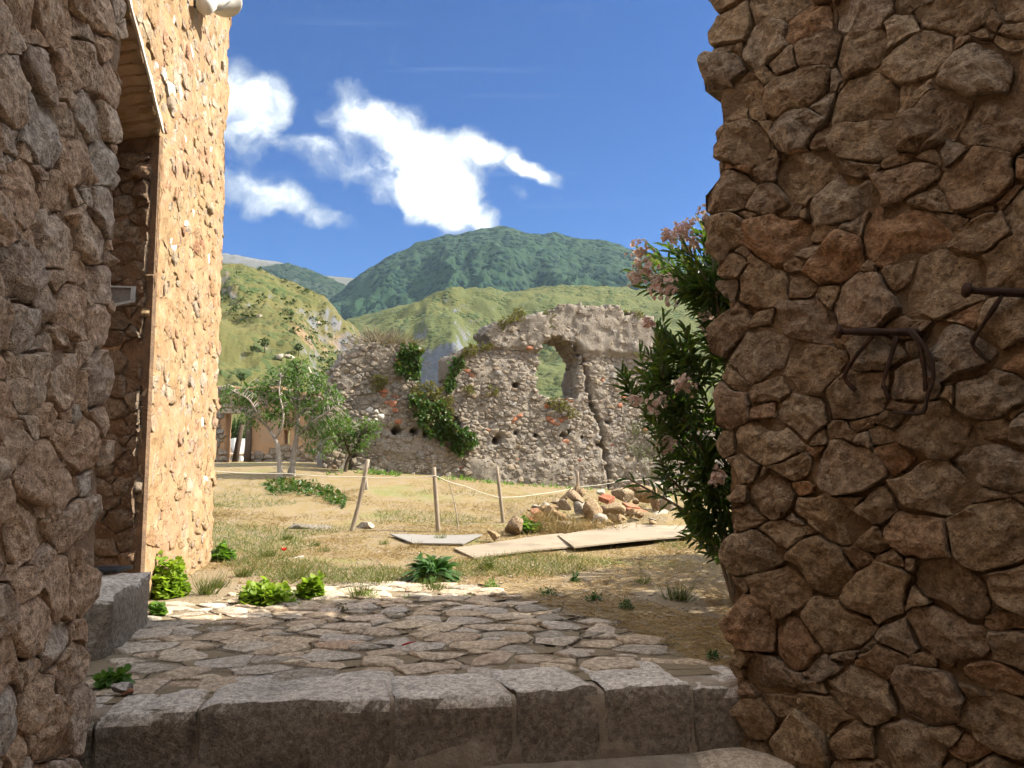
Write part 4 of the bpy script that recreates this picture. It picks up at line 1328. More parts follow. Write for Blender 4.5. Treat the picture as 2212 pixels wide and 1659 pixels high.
def hill(name, sil, y_f, y_c, y_b, mat, zf=0.0, nu=260, nv=130, expo=1.0, amp=0.04, freq=3.0, crest_amp=0.01, cliffs=(), seed=1, ridged=0.0, vfreq=None):
    """a hill whose skyline runs through the given picture points at distance y_c; foot at y_f, far foot at y_b"""
    q = np.array([ray(px, py) for px, py in sil])
    ps, qs = q[:, 0], q[:, 2]
    pr = np.concatenate([np.linspace(-1.3, ps[0], 25)[:-1], np.linspace(ps[0], ps[-1], nu), np.linspace(ps[-1], 1.3, 25)[1:]])
    qv = np.interp(pr, ps, qs, left=None, right=None)
    qv = np.where(pr < ps[0], qs[0] + 0.02 * np.sin((pr - ps[0]) * 7), qv)
    qv = np.where(pr > ps[-1], qs[-1] - 0.03 * np.sin((pr - ps[-1]) * 3), qv)
    tr = np.concatenate([np.linspace(0, 1, nv), 1 + np.linspace(0, 1, 24)[1:]])
    PP, T = np.meshgrid(pr, tr, indexing='ij')
    QQ = np.repeat(qv[:, None], len(tr), 1)
    Yy = np.where(T <= 1, y_f + (y_c - y_f) * T, y_c + (y_b - y_c) * (T - 1))
    Xx = PP * Yy
    zc = CAM[2] + QQ * y_c
    tt = np.clip(T, 0, 1)
    f = tt ** expo
    for (p0, p1, t0, t1, h0, h1, sft) in cliffs:
        wob = 0.02 * fbm(P3(PP * 18, T * 0), 3, seed + 9).reshape(PP.shape)
        k = sm((PP - p0) / sft) * sm((p1 - PP) / sft)
        t_ = np.clip(tt + wob, 0, 1)
        fc = np.interp(t_, [0, t0, t1, 1], [0, h0, h1, 1.0])
        f = f * (1 - k) + fc * k
    z = zf + (zc - zf) * f
    L = y_c - y_f
    env = np.sin(np.pi * np.clip(tt, 0, 1) ** 0.9)
    P = P3(Xx / L * freq, Yy / L * (vfreq or freq), 0)
    n = fbm(P, 6, seed, 0.52).reshape(PP.shape)
    if ridged:
        n = n * (1 - ridged) + ridged * (0.5 - np.abs(fbm(P * 1.3 + 5, 6, seed + 3, 0.55).reshape(PP.shape))) * 1.5
    z = z + L * amp * n * env + L * crest_amp * fbm(P * 9, 4, seed + 5).reshape(PP.shape) * sm(tt / .2)
    z = np.where(T > 1, zf + (z - zf) * (1 - (T - 1)) ** 1.3, z)
    nu_, nv_ = PP.shape
    I, J = np.meshgrid(np.arange(nu_ - 1), np.arange(nv_ - 1), indexing='ij')
    I = I.ravel(); J = J.ravel()
    F = np.stack([I * nv_ + J, (I + 1) * nv_ + J, (I + 1) * nv_ + J + 1, I * nv_ + J + 1], 1)
    o = mesh_obj(name, np.column_stack([Xx.ravel(), Yy.ravel(), z.ravel()]), F, mat, smooth=True)
    o['kind'] = 'structure'
    return o, (Xx, Yy, z)


def pd(px):
    return (px - 1106) / FD


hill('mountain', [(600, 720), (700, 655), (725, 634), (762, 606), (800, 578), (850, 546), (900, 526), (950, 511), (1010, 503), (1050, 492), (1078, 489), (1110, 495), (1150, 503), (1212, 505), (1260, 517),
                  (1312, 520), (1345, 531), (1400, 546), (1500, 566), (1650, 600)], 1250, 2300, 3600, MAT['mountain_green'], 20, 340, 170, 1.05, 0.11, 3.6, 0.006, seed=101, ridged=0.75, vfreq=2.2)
hill('far_ridge', [(300, 530), (480, 548), (510, 551), (560, 560), (610, 566), (640, 590)], 3000, 4200, 5600, MAT['mountain_bald'], 20, 120, 60, 1.0, 0.03, 3.0, 0.004, seed=103, ridged=0.4)
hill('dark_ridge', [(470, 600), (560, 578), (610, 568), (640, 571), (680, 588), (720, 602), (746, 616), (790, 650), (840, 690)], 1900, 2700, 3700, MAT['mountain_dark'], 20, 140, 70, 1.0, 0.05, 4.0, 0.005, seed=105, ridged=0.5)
h_mid, MIDG = hill('middle_hill', [(640, 720), (700, 705), (750, 690), (800, 677), (860, 662), (920, 646), (980, 628), (1030, 621), (1062, 623), (1090, 632), (1140, 624), (1200, 617), (1300, 618), (1380, 624), (1450, 638), (1560, 660)],
     330, 850, 1250, MAT['hill_middle'], 4, 300, 150, 0.95, 0.035, 5.0, 0.004, cliffs=[(pd(880), pd(1020), 0.19, 0.215, 0.165, 0.335, 0.03)], seed=107)
h_near, NEARG = hill('left_hill', [(380, 560), (470, 566), (520, 574), (560, 588), (600, 606), (640, 622), (680, 640), (705, 652), (722, 668), (742, 690), (762, 706), (780, 728), (792, 760), (800, 800), (815, 860), (840, 920)],
     95, 330, 560, MAT['hill_near'], 1.0, 320, 170, 0.95, 0.040, 5.0, 0.006, cliffs=[(pd(630), pd(850), 0.54, 0.60, 0.42, 0.65, 0.05)], seed=109)

# ---------------------------------------------------------------- shaped solids
_bm = bmesh.new(); bmesh.ops.create_icosphere(_bm, subdivisions=3, radius=1.0)
_bm.verts.ensure_lookup_table()
ICO_V = np.array([v.co[:] for v in _bm.verts]); ICO_F = np.array([[v.index for v in f.verts] for f in _bm.faces]); _bm.free()
_bm = bmesh.new(); bmesh.ops.create_icosphere(_bm, subdivisions=1, radius=1.0)
_bm.verts.ensure_lookup_table()
ICO1_V = np.array([v.co[:] for v in _bm.verts]); ICO1_F = np.array([[v.index for v in f.verts] for f in _bm.faces]); _bm.free()


def rock_shape(size, seed, cuts=17, rough=0.03):
    g = np.random.default_rng(seed)
    V = ICO_V.copy()
    for k in range(cuts):
        n = unit(g.normal(size=3)); d = 0.30 + 0.24 * g.random()
        over = V @ n - d
        V = V - np.maximum(over, 0)[:, None] * n * 0.97
    V = V * (1 + rough * fbm(V * 1.6 + seed, 3, seed)[:, None])
    V = V / np.abs(V).max(0)
    return V * np.asarray(size) / 2


def rot_xyz(V, rx, ry, rz):
    M = np.array(Matrix.Rotation(rz, 3, 'Z') @ Matrix.Rotation(ry, 3, 'Y') @ Matrix.Rotation(rx, 3, 'X'))
    return V @ M.T


def rock(name, ctr, size, mat, seed, label, cat='rock', rot=(0, 0, 0), cuts=14, group=None, rough=0.05):
    V = rot_xyz(rock_shape(size, seed, cuts, rough), *rot) + np.asarray(ctr)
    o = mesh_obj(name, V, ICO_F, MAT[mat], origin=ctr, smooth=False)
    return tag(o, label, cat, group)


def rough_block(quad, z0, z1, amp, seed, res=0.05):
    """weathered block on a four-cornered plan"""
    q = np.asarray(quad, float)
    bm = bmesh.new(); bmesh.ops.create_cube(bm, size=2.0)
    bmesh.ops.subdivide_edges(bm, edges=bm.edges[:], cuts=11, use_grid_fill=True)
    bm.verts.ensure_lookup_table()
    V = np.array([v.co[:] for v in bm.verts]); F = [tuple(v.index for v in f.verts) for f in bm.faces]; bm.free()
    r = np.abs(V); corner = np.sort(r, 1)[:, 1]
    V = V * (1 - 0.035 * sm((corner - 0.75) / 0.25))[:, None]
    a, b = (V[:, 0] + 1) / 2, (V[:, 1] + 1) / 2
    xy = (q[0][None] * ((1 - a) * (1 - b))[:, None] + q[1][None] * (a * (1 - b))[:, None] + q[2][None] * (a * b)[:, None] + q[3][None] * ((1 - a) * b)[:, None])
    W_ = np.column_stack([xy, z0 + (z1 - z0) * (V[:, 2] + 1) / 2])
    nn = unit(V ** 5)
    W_ = W_ + nn * (amp * fbm(W_ * 4.0, 4, seed))[:, None]
    return W_, F


# ---------------------------------------------------------------- stone bench in the door recess, and what lies on it
bA, bB = at_z(228, 1422, 0)[:2], at_z(326, 1342, 0)[:2]
bz = float(on_plane(326, 1234, np.array([bB[0], bB[1], 0]), np.array([0, 1.0, 0]))[2])
V, F = rough_block([bA, bB, bB + [-0.95, 0.02], bA + [-0.75, -0.10]], -0.08, bz, 0.075, 301)
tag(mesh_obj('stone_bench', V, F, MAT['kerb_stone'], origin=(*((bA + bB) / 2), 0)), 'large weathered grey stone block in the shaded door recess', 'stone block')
sl = at_z(236, 1229, bz + 0.02)
V, F = rough_block([sl[:2] + [-0.12, -0.13], sl[:2] + [0.11, -0.10], sl[:2] + [0.14, 0.12], sl[:2] + [-0.12, 0.12]], bz + 0.002, bz + 0.032, 0.004, 303)
tag(mesh_obj('slate_slab', V, F, MAT['slate'], origin=sl), 'thin black slate slab lying on top of the grey stone block', 'slab')

# ---------------------------------------------------------------- clear panel on the recess edge
pc = [at_y(px, py, 4.75) for px, py in ((200, 616), (292, 618.5), (289.5, 652), (200, 671))]
sg = thing('clear_panel', 'dusty clear plastic panel with pale edges beside the left wall', 'panel', pc[3])
mb = MB(); mb.prism(pc, (0, 0.006, 0)); mb.part('pane', MAT['plexiglass'], sg, False)


def strip(a, b, w, inward, T, name, mat):
    a, b = np.asarray(a), np.asarray(b)
    mb_ = MB(); iv = unit(inward) * w
    mb_.prism([a + [0, -.006, 0], b + [0, -.006, 0], b + iv + [0, -.006, 0], a + iv + [0, -.006, 0]], (0, 0.018, 0))
    mb_.part(name, mat, T, False)


strip(pc[3], pc[2], 0.014, np.array([0, 0, 1.0]), sg, 'edge_strip', MAT['alu_frame'])
strip(pc[2] + [0, 0, .016], pc[1], 0.022, np.array([-1.0, 0, 0]), sg, 'edge_strip', MAT['alu_frame'])
strip(pc[0], pc[1] - [.024, 0, 0], 0.010, np.array([0, 0, -1.0]), sg, 'edge_strip', MAT['alu_frame'])

# ---------------------------------------------------------------- loudspeaker on the tower
spw = on_plane(420, 22, JB, TN)
spk = thing('loudspeaker', 'grey horn loudspeaker fixed high on the sunlit wall', 'loudspeaker', spw)
ax = unit(np.array([0.16, 1.0, 0.75])); c0 = spw + TN * 0.16 + np.array([0, -0.12, 0.0])


def lathe(axis_p, axis_d, prof, sides=20, sx=1.0, sz=1.0):
    d = unit(axis_d); s = unit(np.cross(d, [0, 0, 1.0])); u_ = np.cross(s, d)
    a = np.linspace(0, 2 * np.pi, sides, endpoint=False)
    V, F = [], []
    for (t, r) in prof:
        V.append(axis_p + d * t + r * (np.cos(a)[:, None] * s * sx + np.sin(a)[:, None] * u_ * sz))
    V = np.vstack(V)
    for i in range(len(prof) - 1):
        for k in range(sides):
            F.append((i * sides + k, i * sides + (k + 1) % sides, (i + 1) * sides + (k + 1) % sides, (i + 1) * sides + k))
    return V, F


V, F = lathe(c0, ax, [(-0.075, 0.001), (-0.072, 0.05), (-0.055, 0.082), (-0.02, 0.096), (0.0, 0.098), (0.004, 0.088), (0.10, 0.086), (0.14, 0.07)])
mesh_obj('driver_housing', V, F, MAT['speaker_grey'], spk, base=spw)
V, F = lathe(c0 + ax * 0.13, ax, [(0.0, 0.05), (0.06, 0.075), (0.14, 0.11), (0.24, 0.15), (0.33, 0.20), (0.345, 0.215), (0.35, 0.21), (0.30, 0.18), (0.15, 0.09), (0.08, 0.05)], 24, 1.0, 0.8)
mesh_obj('horn', V, F, MAT['speaker_grey'], spk, base=spw)
mb = MB(); mb.tube([spw + UPV * .1, spw + TN * 0.12 + UPV * .08, c0 + ax * 0.1 + UPV * 0.02], 0.022, 8); mb.tube([spw + UPV * .1 - TN * .02, spw + UPV * .1 + TN * .03], 0.07, 10); mb.part('bracket', MAT['dark_metal'], spk)
mb = MB(); mb.tube(spline([c0 + ax * 0.05 - UPV * .08, c0 + ax * .2 + np.array([.1, 0, -.05]), c0 + ax * .45 + np.array([.17, 0, .12])], 10), 0.006, 5); mb.part('cable', MAT['dark_metal'], spk)

# ---------------------------------------------------------------- rusty iron brackets in the right wall
def on_right(px, py, off):
    return on_plane(px, py, RO + RN * off, RN)


def iron(label, bar, prongs):
    T = thing('iron_bracket', label, 'bracket', on_right(*bar[-1][:2], 0.03), 'rusty iron brackets in the right wall')
    pts = [on_right(b[0], b[1], b[2] + 0.03) for b in bar]
    mb_ = MB(); mb_.tube(spline(pts, 10), np.linspace(0.017, 0.024, 10) * (1 + 0.07 * rng.normal(size=10)), 6)
    bar_ = mb_.part('bar', MAT['rust_iron'], T)
    d = unit(pts[0] - pts[1])
    V_, F_ = lathe(pts[0] - d * 0.004, d, [(0.0, 0.012), (0.004, 0.034), (0.018, 0.040), (0.030, 0.032), (0.036, 0.002)], 10)
    sub_part('bar_head', V_ + 0.002 * vnoise(V_ * 60, 3)[:, None], F_, MAT['rust_iron'], bar_)
    for pr in prongs:
        mb_ = MB(); mb_.tube(spline([on_right(p[0], p[1], p[2] + 0.035) for p in pr], 16), 0.0115 * (1 + 0.16 * rng.normal(size=16)), 7); mb_.part('prong', MAT['rust_iron'], T)


iron('rusty iron bracket with bent prongs, the one nearer the wall corner', [(1817, 717, .20), (1880, 717, .15), (1973, 718, .05), (1990, 722, -.04)],
     [[(1886, 726, .14), (1846, 773, .13), (1826, 808, .11), (1828, 822, .10), (1849, 844, .09)], [(1937, 726, .09), (1920, 784, .09), (1908, 826, .09), (1910, 838, .09), (1921, 864, .08)],
      [(1960, 712, .07), (1984, 742, .09), (1993, 775, .09), (1998, 812, .08), (1999, 846, .07)],
      [(1968, 712, .07), (1997, 748, .10), (2014, 788, .10), (2015, 826, .10), (2003, 853, .10), (1999, 880, .10), (1984, 894, .10), (1926, 890, .11)]])
iron('rusty iron bracket with one bent rod, at the right edge of the wall', [(2094, 627, .18), (2150, 630, .12), (2225, 634, .04), (2250, 636, -.05)],
     [[(2165, 638, .11), (2130, 691, .10), (2104, 731, .09), (2104, 749, .08), (2138, 784, .06)]])

# ---------------------------------------------------------------- boards on the ground
def sheet(name, corners, thick, mat, label, bend=0.0, seed=1, cat='board'):
    c_ = np.array(corners, float)                   # near-left, near-right, far-right, far-left, with height of the underside
    n, m_ = 24, 10
    V, F = [], []
    for i in range(n + 1):
        a = i / n
        for j in range(m_ + 1):
            b = j / m_
            p = c_[0] * (1 - a) * (1 - b) + c_[1] * a * (1 - b) + c_[2] * a * b + c_[3] * (1 - a) * b
            p = p + UPV * (bend * math.sin(math.pi * a) + 0.012 * math.sin(a * 5 + seed) * b)
            V.append(p)
    V = np.array(V); N0 = len(V)
    V = np.vstack([V, V + UPV * thick])
    k = m_ + 1
    for i in range(n):
        for j in range(m_):
            q_ = (i * k + j, (i + 1) * k + j, (i + 1) * k + j + 1, i * k + j + 1)
            F.append(tuple(N0 + t for t in q_)); F.append(q_[::-1])
    rim = [i * k for i in range(n + 1)] + [n * k + j for j in range(1, m_ + 1)] + [i * k + m_ for i in range(n - 1, -1, -1)] + [j for j in range(m_ - 1, 0, -1)]
    for a, b in zip(rim, rim[1:] + rim[:1]):
        F.append((a, b, b + N0, a + N0))
    o = mesh_obj(name, V, F, MAT[mat], origin=c_.mean(0), smooth=False)
    return tag(o, label, cat)


def gpt(px, py, h):
    """point h above the ground on the sight line"""
    z = 0.0
    for _ in range(12):
        p = at_z(px, py, z + h)
        z = gz(p[0], p[1])
    return at_z(px, py, z + h)


ca, cb = gpt(1024, 1208, .012), gpt(1262, 1182, .022)
cd, cc = gpt(980, 1187, .012), gpt(1215, 1156, .022)
sheet('plywood_board', [ca, cb, cc, cd], 0.022, 'plywood', 'long pale plywood board on the dry grass, end nearest the leafy rosette', 0.02, 3)
ca, cb = gpt(1240, 1184.5, .064), gpt(1500, 1160, .06)
cd, cc = gpt(1205, 1157, .064), gpt(1530, 1110, .06)
sheet('plywood_board', [ca, cb, cc, cd], 0.022, 'plywood', 'pale plywood board running behind the oleander below the rubble', 0.015, 5)
ca, cb, cc, cd = gpt(893, 1176, .02), gpt(1000, 1177, .02), gpt(1042, 1157, .02), gpt(842, 1157, .02)
sheet('grey_board', [ca, cb, cc, cd], 0.02, 'grey_boards', 'small flat greyish board lying left of the plywood', 0.0, 8)

# ---------------------------------------------------------------- posts, stick and rope
def post(base_px, top_px, label, r=0.032, mid=None, y=None):
    b = on_ground(*base_px) if y is None else np.array([*at_y(base_px[0], base_px[1], y)[:2], 0])
    b[2] = gz(b[0], b[1])
    t = at_y(*top_px, b[1])
    pts = [b - UPV * 0.2, b]
    if mid is not None:
        pts.append(at_y(*mid, b[1] + 0.02))
    pts.append(t)
    pts = spline(pts, 12)
    mb_ = MB(); mb_.tube(pts, np.linspace(r * 1.1, r * 0.92, 12) * (1 + 0.06 * np.sin(np.arange(12) * 2.3)), 8)
    V_, F_ = mb_.done()
    o = mesh_obj('fence_post', V_, F_, MAT['weathered_wood'], origin=b)
    tag(o, label, 'post', 'rope fence posts')
    return b


b1 = post((760, 1147), (795, 992), 'crooked leaning wooden post holding the rope, left of the others', 0.040, (775, 1090))
b2 = post((947, 1150), (937, 1009), 'upright wooden post where the rope bends, left of the thin stick', 0.040)
b3 = post((1087, 1129), (1073, 1008), 'slim wooden post tilting left, beside the rubble pile', 0.036)
b4 = post((1249, 1060), (1247, 1019), 'short wooden post showing behind the rubble pile', 0.045, y=19.0)
b5 = post((792, 1060), (790, 1034), 'small far post stub behind the crooked post', 0.040, y=18.0)
sb = on_ground(993, 1150); st_ = at_y(968, 1034, sb[1] + 0.35)
mb = MB(); mb.tube(spline([sb - UPV * .1, (sb + st_) / 2 + np.array([0.02, 0, 0]), st_], 10), np.linspace(0.014, 0.009, 10), 6)
V, F = mb.done(); tag(mesh_obj('cane_stick', V, F, MAT['plywood'], origin=sb), 'thin pale cane leaning on the rope beside the upright post', 'stick')
rp = [at_y(430, 1015.5, 12.2), at_y(620, 1023, 12.7), at_y(779, 1030, b1[1] - 0.045), at_y(860, 1031, (b1[1] + b2[1]) / 2), at_y(940, 1027.5, b2[1] - 0.045), at_y(1005, 1050, (b2[1] + b3[1]) / 2), at_y(1078, 1074.5, b3[1] - 0.04),
      at_y(1165, 1067, (b3[1] + b4[1]) / 2), at_y(1248, 1052, b4[1] - 0.05), at_y(1345, 1039, 20.5), at_y(1470, 1026, 23.0)]
pts = np.vstack([spline([rp[i], (rp[i] + rp[i + 1]) / 2 - UPV * 0.02, rp[i + 1]], 8)[:-1] for i in range(len(rp) - 1)] + [rp[-1][None]])
mb = MB(); mb.tube(pts, 0.0062, 5)
V, F = mb.done(); tag(mesh_obj('rope', V, F, MAT['rope'], origin=rp[2]), 'thin pale rope strung from post to post across the yard', 'rope')

# ---------------------------------------------------------------- rubble pile
def z8(zx, zy):
    return zx * 0.2292 + 1013.9, zy * 0.2292 + 995.4


def rb(zx, zy, w, h, y, mat, seed, label, rot=(0, 0, 0), dz=1.0, cat='rock', cuts=14, name='rubble_stone', rough=0.05):
    px, py = z8(zx, zy)
    c_ = at_y(px, py, y)
    k = 0.2292 / FD * y * 1.22
    rock(name, c_, (w * k, w * k * 0.8 * dz, h * k), mat, seed, label, cat, rot, cuts, 'stones of the rubble pile', rough)


mx_ = np.linspace(-0.6, 5.4, 61); my_ = np.linspace(13.0, 17.6, 47)
MX, MY = np.meshgrid(mx_, my_, indexing='ij')
e = np.clip(1 - ((MX - 2.05) / 2.2) ** 2, 0, 1) * np.clip(1 - ((MY - 15.3) / 1.75) ** 2, 0, 1)
MZ = terrain(MX, MY) - 0.06 + 0.24 * np.sqrt(e) * (1 + 0.30 * vnoise(P3(MX * 2.2, MY * 2.2), 91).reshape(MX.shape)) + 0.03 * vnoise(P3(MX * 9, MY * 9), 92).reshape(MX.shape) * (e > 0)
n_, m2 = MX.shape
I, J = np.meshgrid(np.arange(n_ - 1), np.arange(m2 - 1), indexing='ij'); I = I.ravel(); J = J.ravel()
o = mesh_obj('earth_mound', np.column_stack([MX.ravel(), MY.ravel(), MZ.ravel()]), np.stack([I * m2 + J, (I + 1) * m2 + J, (I + 1) * m2 + J + 1, I * m2 + J + 1], 1), MAT['ground_soil'])
o['kind'] = 'structure'
rb(425, 600, 155, 180, 13.0, 'boulder_stone', 11, 'upright tan boulder at the left foot of the rubble pile')
rb(240, 705, 140, 85, 12.3, 'boulder_stone', 12, 'low tan stone lying left of the upright tan boulder', (0, .2, .3))
rb(1172, 420, 185, 225, 14.1, 'boulder_stone', 13, 'biggest pale rounded boulder in the middle of the rubble pile', (0, .1, .4), cuts=6)
rb(1026, 366, 190, 105, 14.4, 'boulder_stone', 14, 'oval tan stone leaning on the biggest pale boulder', (0, .45, 0), cuts=7)
rb(905, 345, 52, 215, 14.5, 'boulder_stone', 15, 'flat slab standing on edge, left one of two', (0, .60, .2), 1.6)
rb(995, 275, 40, 125, 14.7, 'boulder_stone', 16, 'smaller flat slab pointing up at the top of the pile', (0, .60, .2), 1.6)
rb(912, 440, 115, 130, 14.0, 'boulder_stone', 17, 'squarish olive tan block under the leaning oval stone')
rb(1040, 450, 100, 110, 14.2, 'ruin_stone', 18, 'dark shaded stone between the squarish block and biggest boulder')
rb(770, 475, 140, 95, 14.0, 'boulder_stone', 19, 'grey brown stone left of the squarish olive block', (0, .1, .5))
rb(685, 455, 100, 75, 14.2, 'boulder_stone', 20, 'small tan stone at the left shoulder of the pile')
rb(820, 392, 100, 70, 14.6, 'boulder_stone', 21, 'small brown stone behind the standing slabs')
rb(865, 520, 140, 70, 13.6, 'boulder_stone', 22, 'slanting tan slab at the front below the squarish block', (0, .5, .3), 1.3)
rb(788, 545, 110, 70, 13.6, 'ruin_stone', 23, 'dark low stone at the front of the pile, half in shade')
rb(885, 585, 140, 60, 13.4, 'boulder_stone', 24, 'flat tan stone half buried in straw at the pile front')
rb(1258, 545, 150, 90, 13.7, 'grey_stone', 25, 'blunt grey stone at the pile front right of the straw')
rb(1395, 550, 160, 90, 13.9, 'boulder_stone', 26, 'brown grey stone beside the blunt grey front stone')
rb(1360, 460, 220, 110, 14.5, 'boulder_stone', 27, 'wide brown broken stone behind the front grey stones', (0, 0, .3))
rb(1430, 305, 200, 160, 15.6, 'boulder_stone', 28, 'reddish brown peaked boulder at the back of the pile', (0, -.2, .6))
rb(1620, 290, 250, 170, 15.8, 'boulder_stone', 29, 'broad tan boulder at the back right of the pile', (0, .1, .2))
rb(1745, 350, 80, 250, 15.3, 'boulder_stone', 30, 'tall narrow brown stone standing right of the broad boulder', (0, .05, .2))
rb(1830, 420, 170, 200, 15.4, 'grey_stone', 31, 'pale grey boulder at the right end of the pile', (0, .2, .1))
rb(1775, 255, 140, 95, 16.2, 'grey_stone', 32, 'whitish stone on top at the right end of the pile')
rb(1790, 505, 190, 70, 14.6, 'grey_stone', 33, 'low grey stone at the right front beside the plywood', (0, 0, .2))
rb(1250, 305, 90, 60, 15.6, 'grey_stone', 34, 'small whitish stone behind the biggest pale boulder')
rb(1045, 300, 90, 90, 15.0, 'boulder_stone', 35, 'small pointed tan stone above the oval stone', (0, .4, 0))
gk = np.random.default_rng(77)
for k in range(30):                                           # broken pieces between the big stones
    zx, zy = gk.uniform(560, 1900), gk.uniform(360, 590)
    zy = max(zy, 330 + abs(zx - 1250) * 0.16)
    yy = 13.5 + (600 - zy) / 270 * 2.2
    s_ = gk.uniform(45, 105)
    rb(zx, zy, s_, s_ * gk.uniform(.45, .8), yy, ('boulder_stone', 'grey_stone', 'boulder_stone', 'ruin_stone')[k % 4], 700 + k, 'small broken stone lying between the big stones of the rubble pile', (gk.uniform(-.5, .5), gk.uniform(-.6, .6), gk.uniform(0, 3)), name='rubble_chip')
for k, (zx, zy, w, y_, ry, lb) in enumerate(((580, 555, 150, 13.6, .25, 'broken red roof tile at the left of the pile'), (625, 478, 95, 14.0, -.1, 'small red tile piece above the left broken tile'),
                                             (1525, 425, 150, 14.9, .15, 'flat red tile upper one of two on the pile right side'), (1575, 470, 200, 14.7, .05, 'wide flat red tile lower one of two on the right side'),
                                             (1290, 372, 120, 15.0, -.2, 'red brick lump behind the wide brown stone'))):
    px, py = z8(zx, zy); c_ = at_y(px, py, y_); kk = 0.2292 / FD * y_
    V, F = rough_block([(-w * kk / 2, -.14), (w * kk / 2, -.12), (w * kk / 2 * .8, .14), (-w * kk / 2 * .9, .12)], -0.022, 0.022 if k < 4 else .08, 0.012, 400 + k)
    V = rot_xyz(V, 0.25, ry, 0.2 * k) + c_
    tag(mesh_obj('roof_tile', V, F, MAT['terracotta'], origin=c_), lb, 'tile', 'red tiles on the rubble pile')
rock('field_stone', on_ground(793, 1141) + UPV * .03, (0.36, 0.24, 0.16), 'grey_stone', 51, 'pale grey stone at the foot of the crooked post', 'rock')
rock('field_stone', on_ground(668, 1140) + UPV * .0, (0.85, 0.5, 0.16), 'ruin_stone', 52, 'flat half buried stone in the dry grass left of crooked post', 'rock', (0, .06, .1))
rock('field_stone', on_ground(644, 1205) + UPV * .0, (0.16, 0.12, 0.06), 'white_stone', 53, 'small whitish stone lying near the red poppy', 'rock')
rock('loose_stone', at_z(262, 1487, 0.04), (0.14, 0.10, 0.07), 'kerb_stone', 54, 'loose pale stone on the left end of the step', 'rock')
rock('loose_stone', at_z(280, 1492, 0.03), (0.10, 0.05, 0.035), 'terracotta', 55, 'loose reddish stone on the left end of the step', 'rock')
mb = MB()
a = at_z(885, 1392, 0.045); mb.tube([a + [-.05, -.02, 0], a + [0, 0, .012], a + [.03, .035, 0.01]], [0.006, .007, .004], 6); mb.tube([a + [-.02, 0, 0.006], a + [.04, .0, .02]], 0.004, 5)
V, F = mb.done(); tag(mesh_obj('red_scrap', V, F, MAT['red_plastic'], origin=a), 'tiny red plastic scrap lying on the cobbles', 'litter')

# far pieces of old iron or wood at the dark end of the field are left to the grass

# ---------------------------------------------------------------- plants
def sphere_dirs(n, up=0.0):
    v = rng.normal(size=(n, 3)); v[:, 2] += up
    return unit(v)


def plant_base(px, py):
    return on_ground(px, py)


def px_m(p):
    """metres for one picture unit at the distance of p"""
    return p[1] / FD


def mallow(px, py, wpx, hpx, label, seed, leaf=0.055, mat='mallow_leaf', n=None, z=None, dens=1.0):
    """clump of round-leaved plants; px, py is the foot"""
    b = plant_base(px, py) if z is None else at_z(px, py, z)
    k = px_m(b); wx, hz = wpx * k / 2, hpx * k
    n = n or int(dens * min(900, 60 + 26 * wx * hz / (leaf ** 2)))
    T = thing('leafy_weed', label, 'weed', b, 'leafy weeds in the yard')
    u = sphere_dirs(n); u[:, 2] = np.abs(u[:, 2]); r = rng.random(n) ** 0.4
    lump = 0.75 + 0.35 * vnoise(u * 2.1 + seed, seed)
    C = b + u * np.array([wx, wx * 0.8, hz]) * (r * lump)[:, None]
    C[:, 2] = np.maximum(C[:, 2], b[2] + 0.012)
    D = unit(u * [1, 1, .25] + rng.normal(size=(n, 3)) * .5)
    L = leaf * (0.6 + 0.7 * rng.random(n))
    V_, F_ = leaves(C, D, L, L * 0.95, 'round')
    mesh_obj('foliage', V_, F_, MAT[mat], T, base=b)
    mb_ = MB()
    for i in range(0, n, max(1, n // 40)):
        mb_.tube([b + (C[i] - b) * [.15, .15, 0], (b + C[i]) / 2 + [0, 0, .01], C[i]], 0.0025, 4, False)
    mb_.part('stem', MAT['grass_blade'], T)
    return T


def tuft(px, py, wpx, hpx, n, mat, label=None, name='grass_tuft', width=0.006, z=None, lean=0.9):
    b = plant_base(px, py) if z is None else at_z(px, py, z)
    k = px_m(b); wx, hz = wpx * k / 2, hpx * k
    C = b + np.column_stack([rng.normal(size=n) * wx * 0.35, rng.normal(size=n) * wx * 0.3, np.full(n, -0.005)])
    D = unit(np.column_stack([(C[:, 0] - b[0]) / wx * lean + rng.normal(size=n) * .35, (C[:, 1] - b[1]) / wx * lean + rng.normal(size=n) * .35, np.full(n, 1.1)]))
    L = hz * (0.5 + 0.75 * rng.random(n))
    V_, F_ = leaves(C, D, L, width * (0.7 + 0.6 * rng.random(n)), 'blade', up=rng.normal(size=(n, 3)), droop=0.25 * rng.random(n))
    o = mesh_obj(name, V_, F_, MAT[mat], origin=b)
    if label:
        tag(o, label, 'grass tuft' if 'grass' in name else 'weed', 'grass tufts in the yard' if 'grass' in name else 'small weeds in the yard')
    return o


def bushy(px, py, wpx, hpx, n, mat, label, leaf, name='small_weed', cat='weed', group='small weeds in the yard', shape='leaf', z=None, y=None, aspect=0.5, upw=0.3):
    b = (plant_base(px, py) if z is None else at_z(px, py, z)) if y is None else at_y(px, py, y)
    k = px_m(b); wx, hz = wpx * k / 2, hpx * k
    u = sphere_dirs(n); u[:, 2] = np.abs(u[:, 2])
    C = b + u * np.array([wx, wx, hz]) * ((rng.random(n) ** 0.45) * (0.75 + 0.4 * vnoise(u * 2.3 + px, 5)))[:, None]
    D = unit(u + rng.normal(size=(n, 3)) * .6 + [0, 0, upw])
    L = leaf * (0.6 + 0.8 * rng.random(n))
    V_, F_ = leaves(C, D, L, L * aspect, shape)
    o = mesh_obj(name, V_, F_, MAT[mat], origin=b)
    return tag(o, label, cat, group)


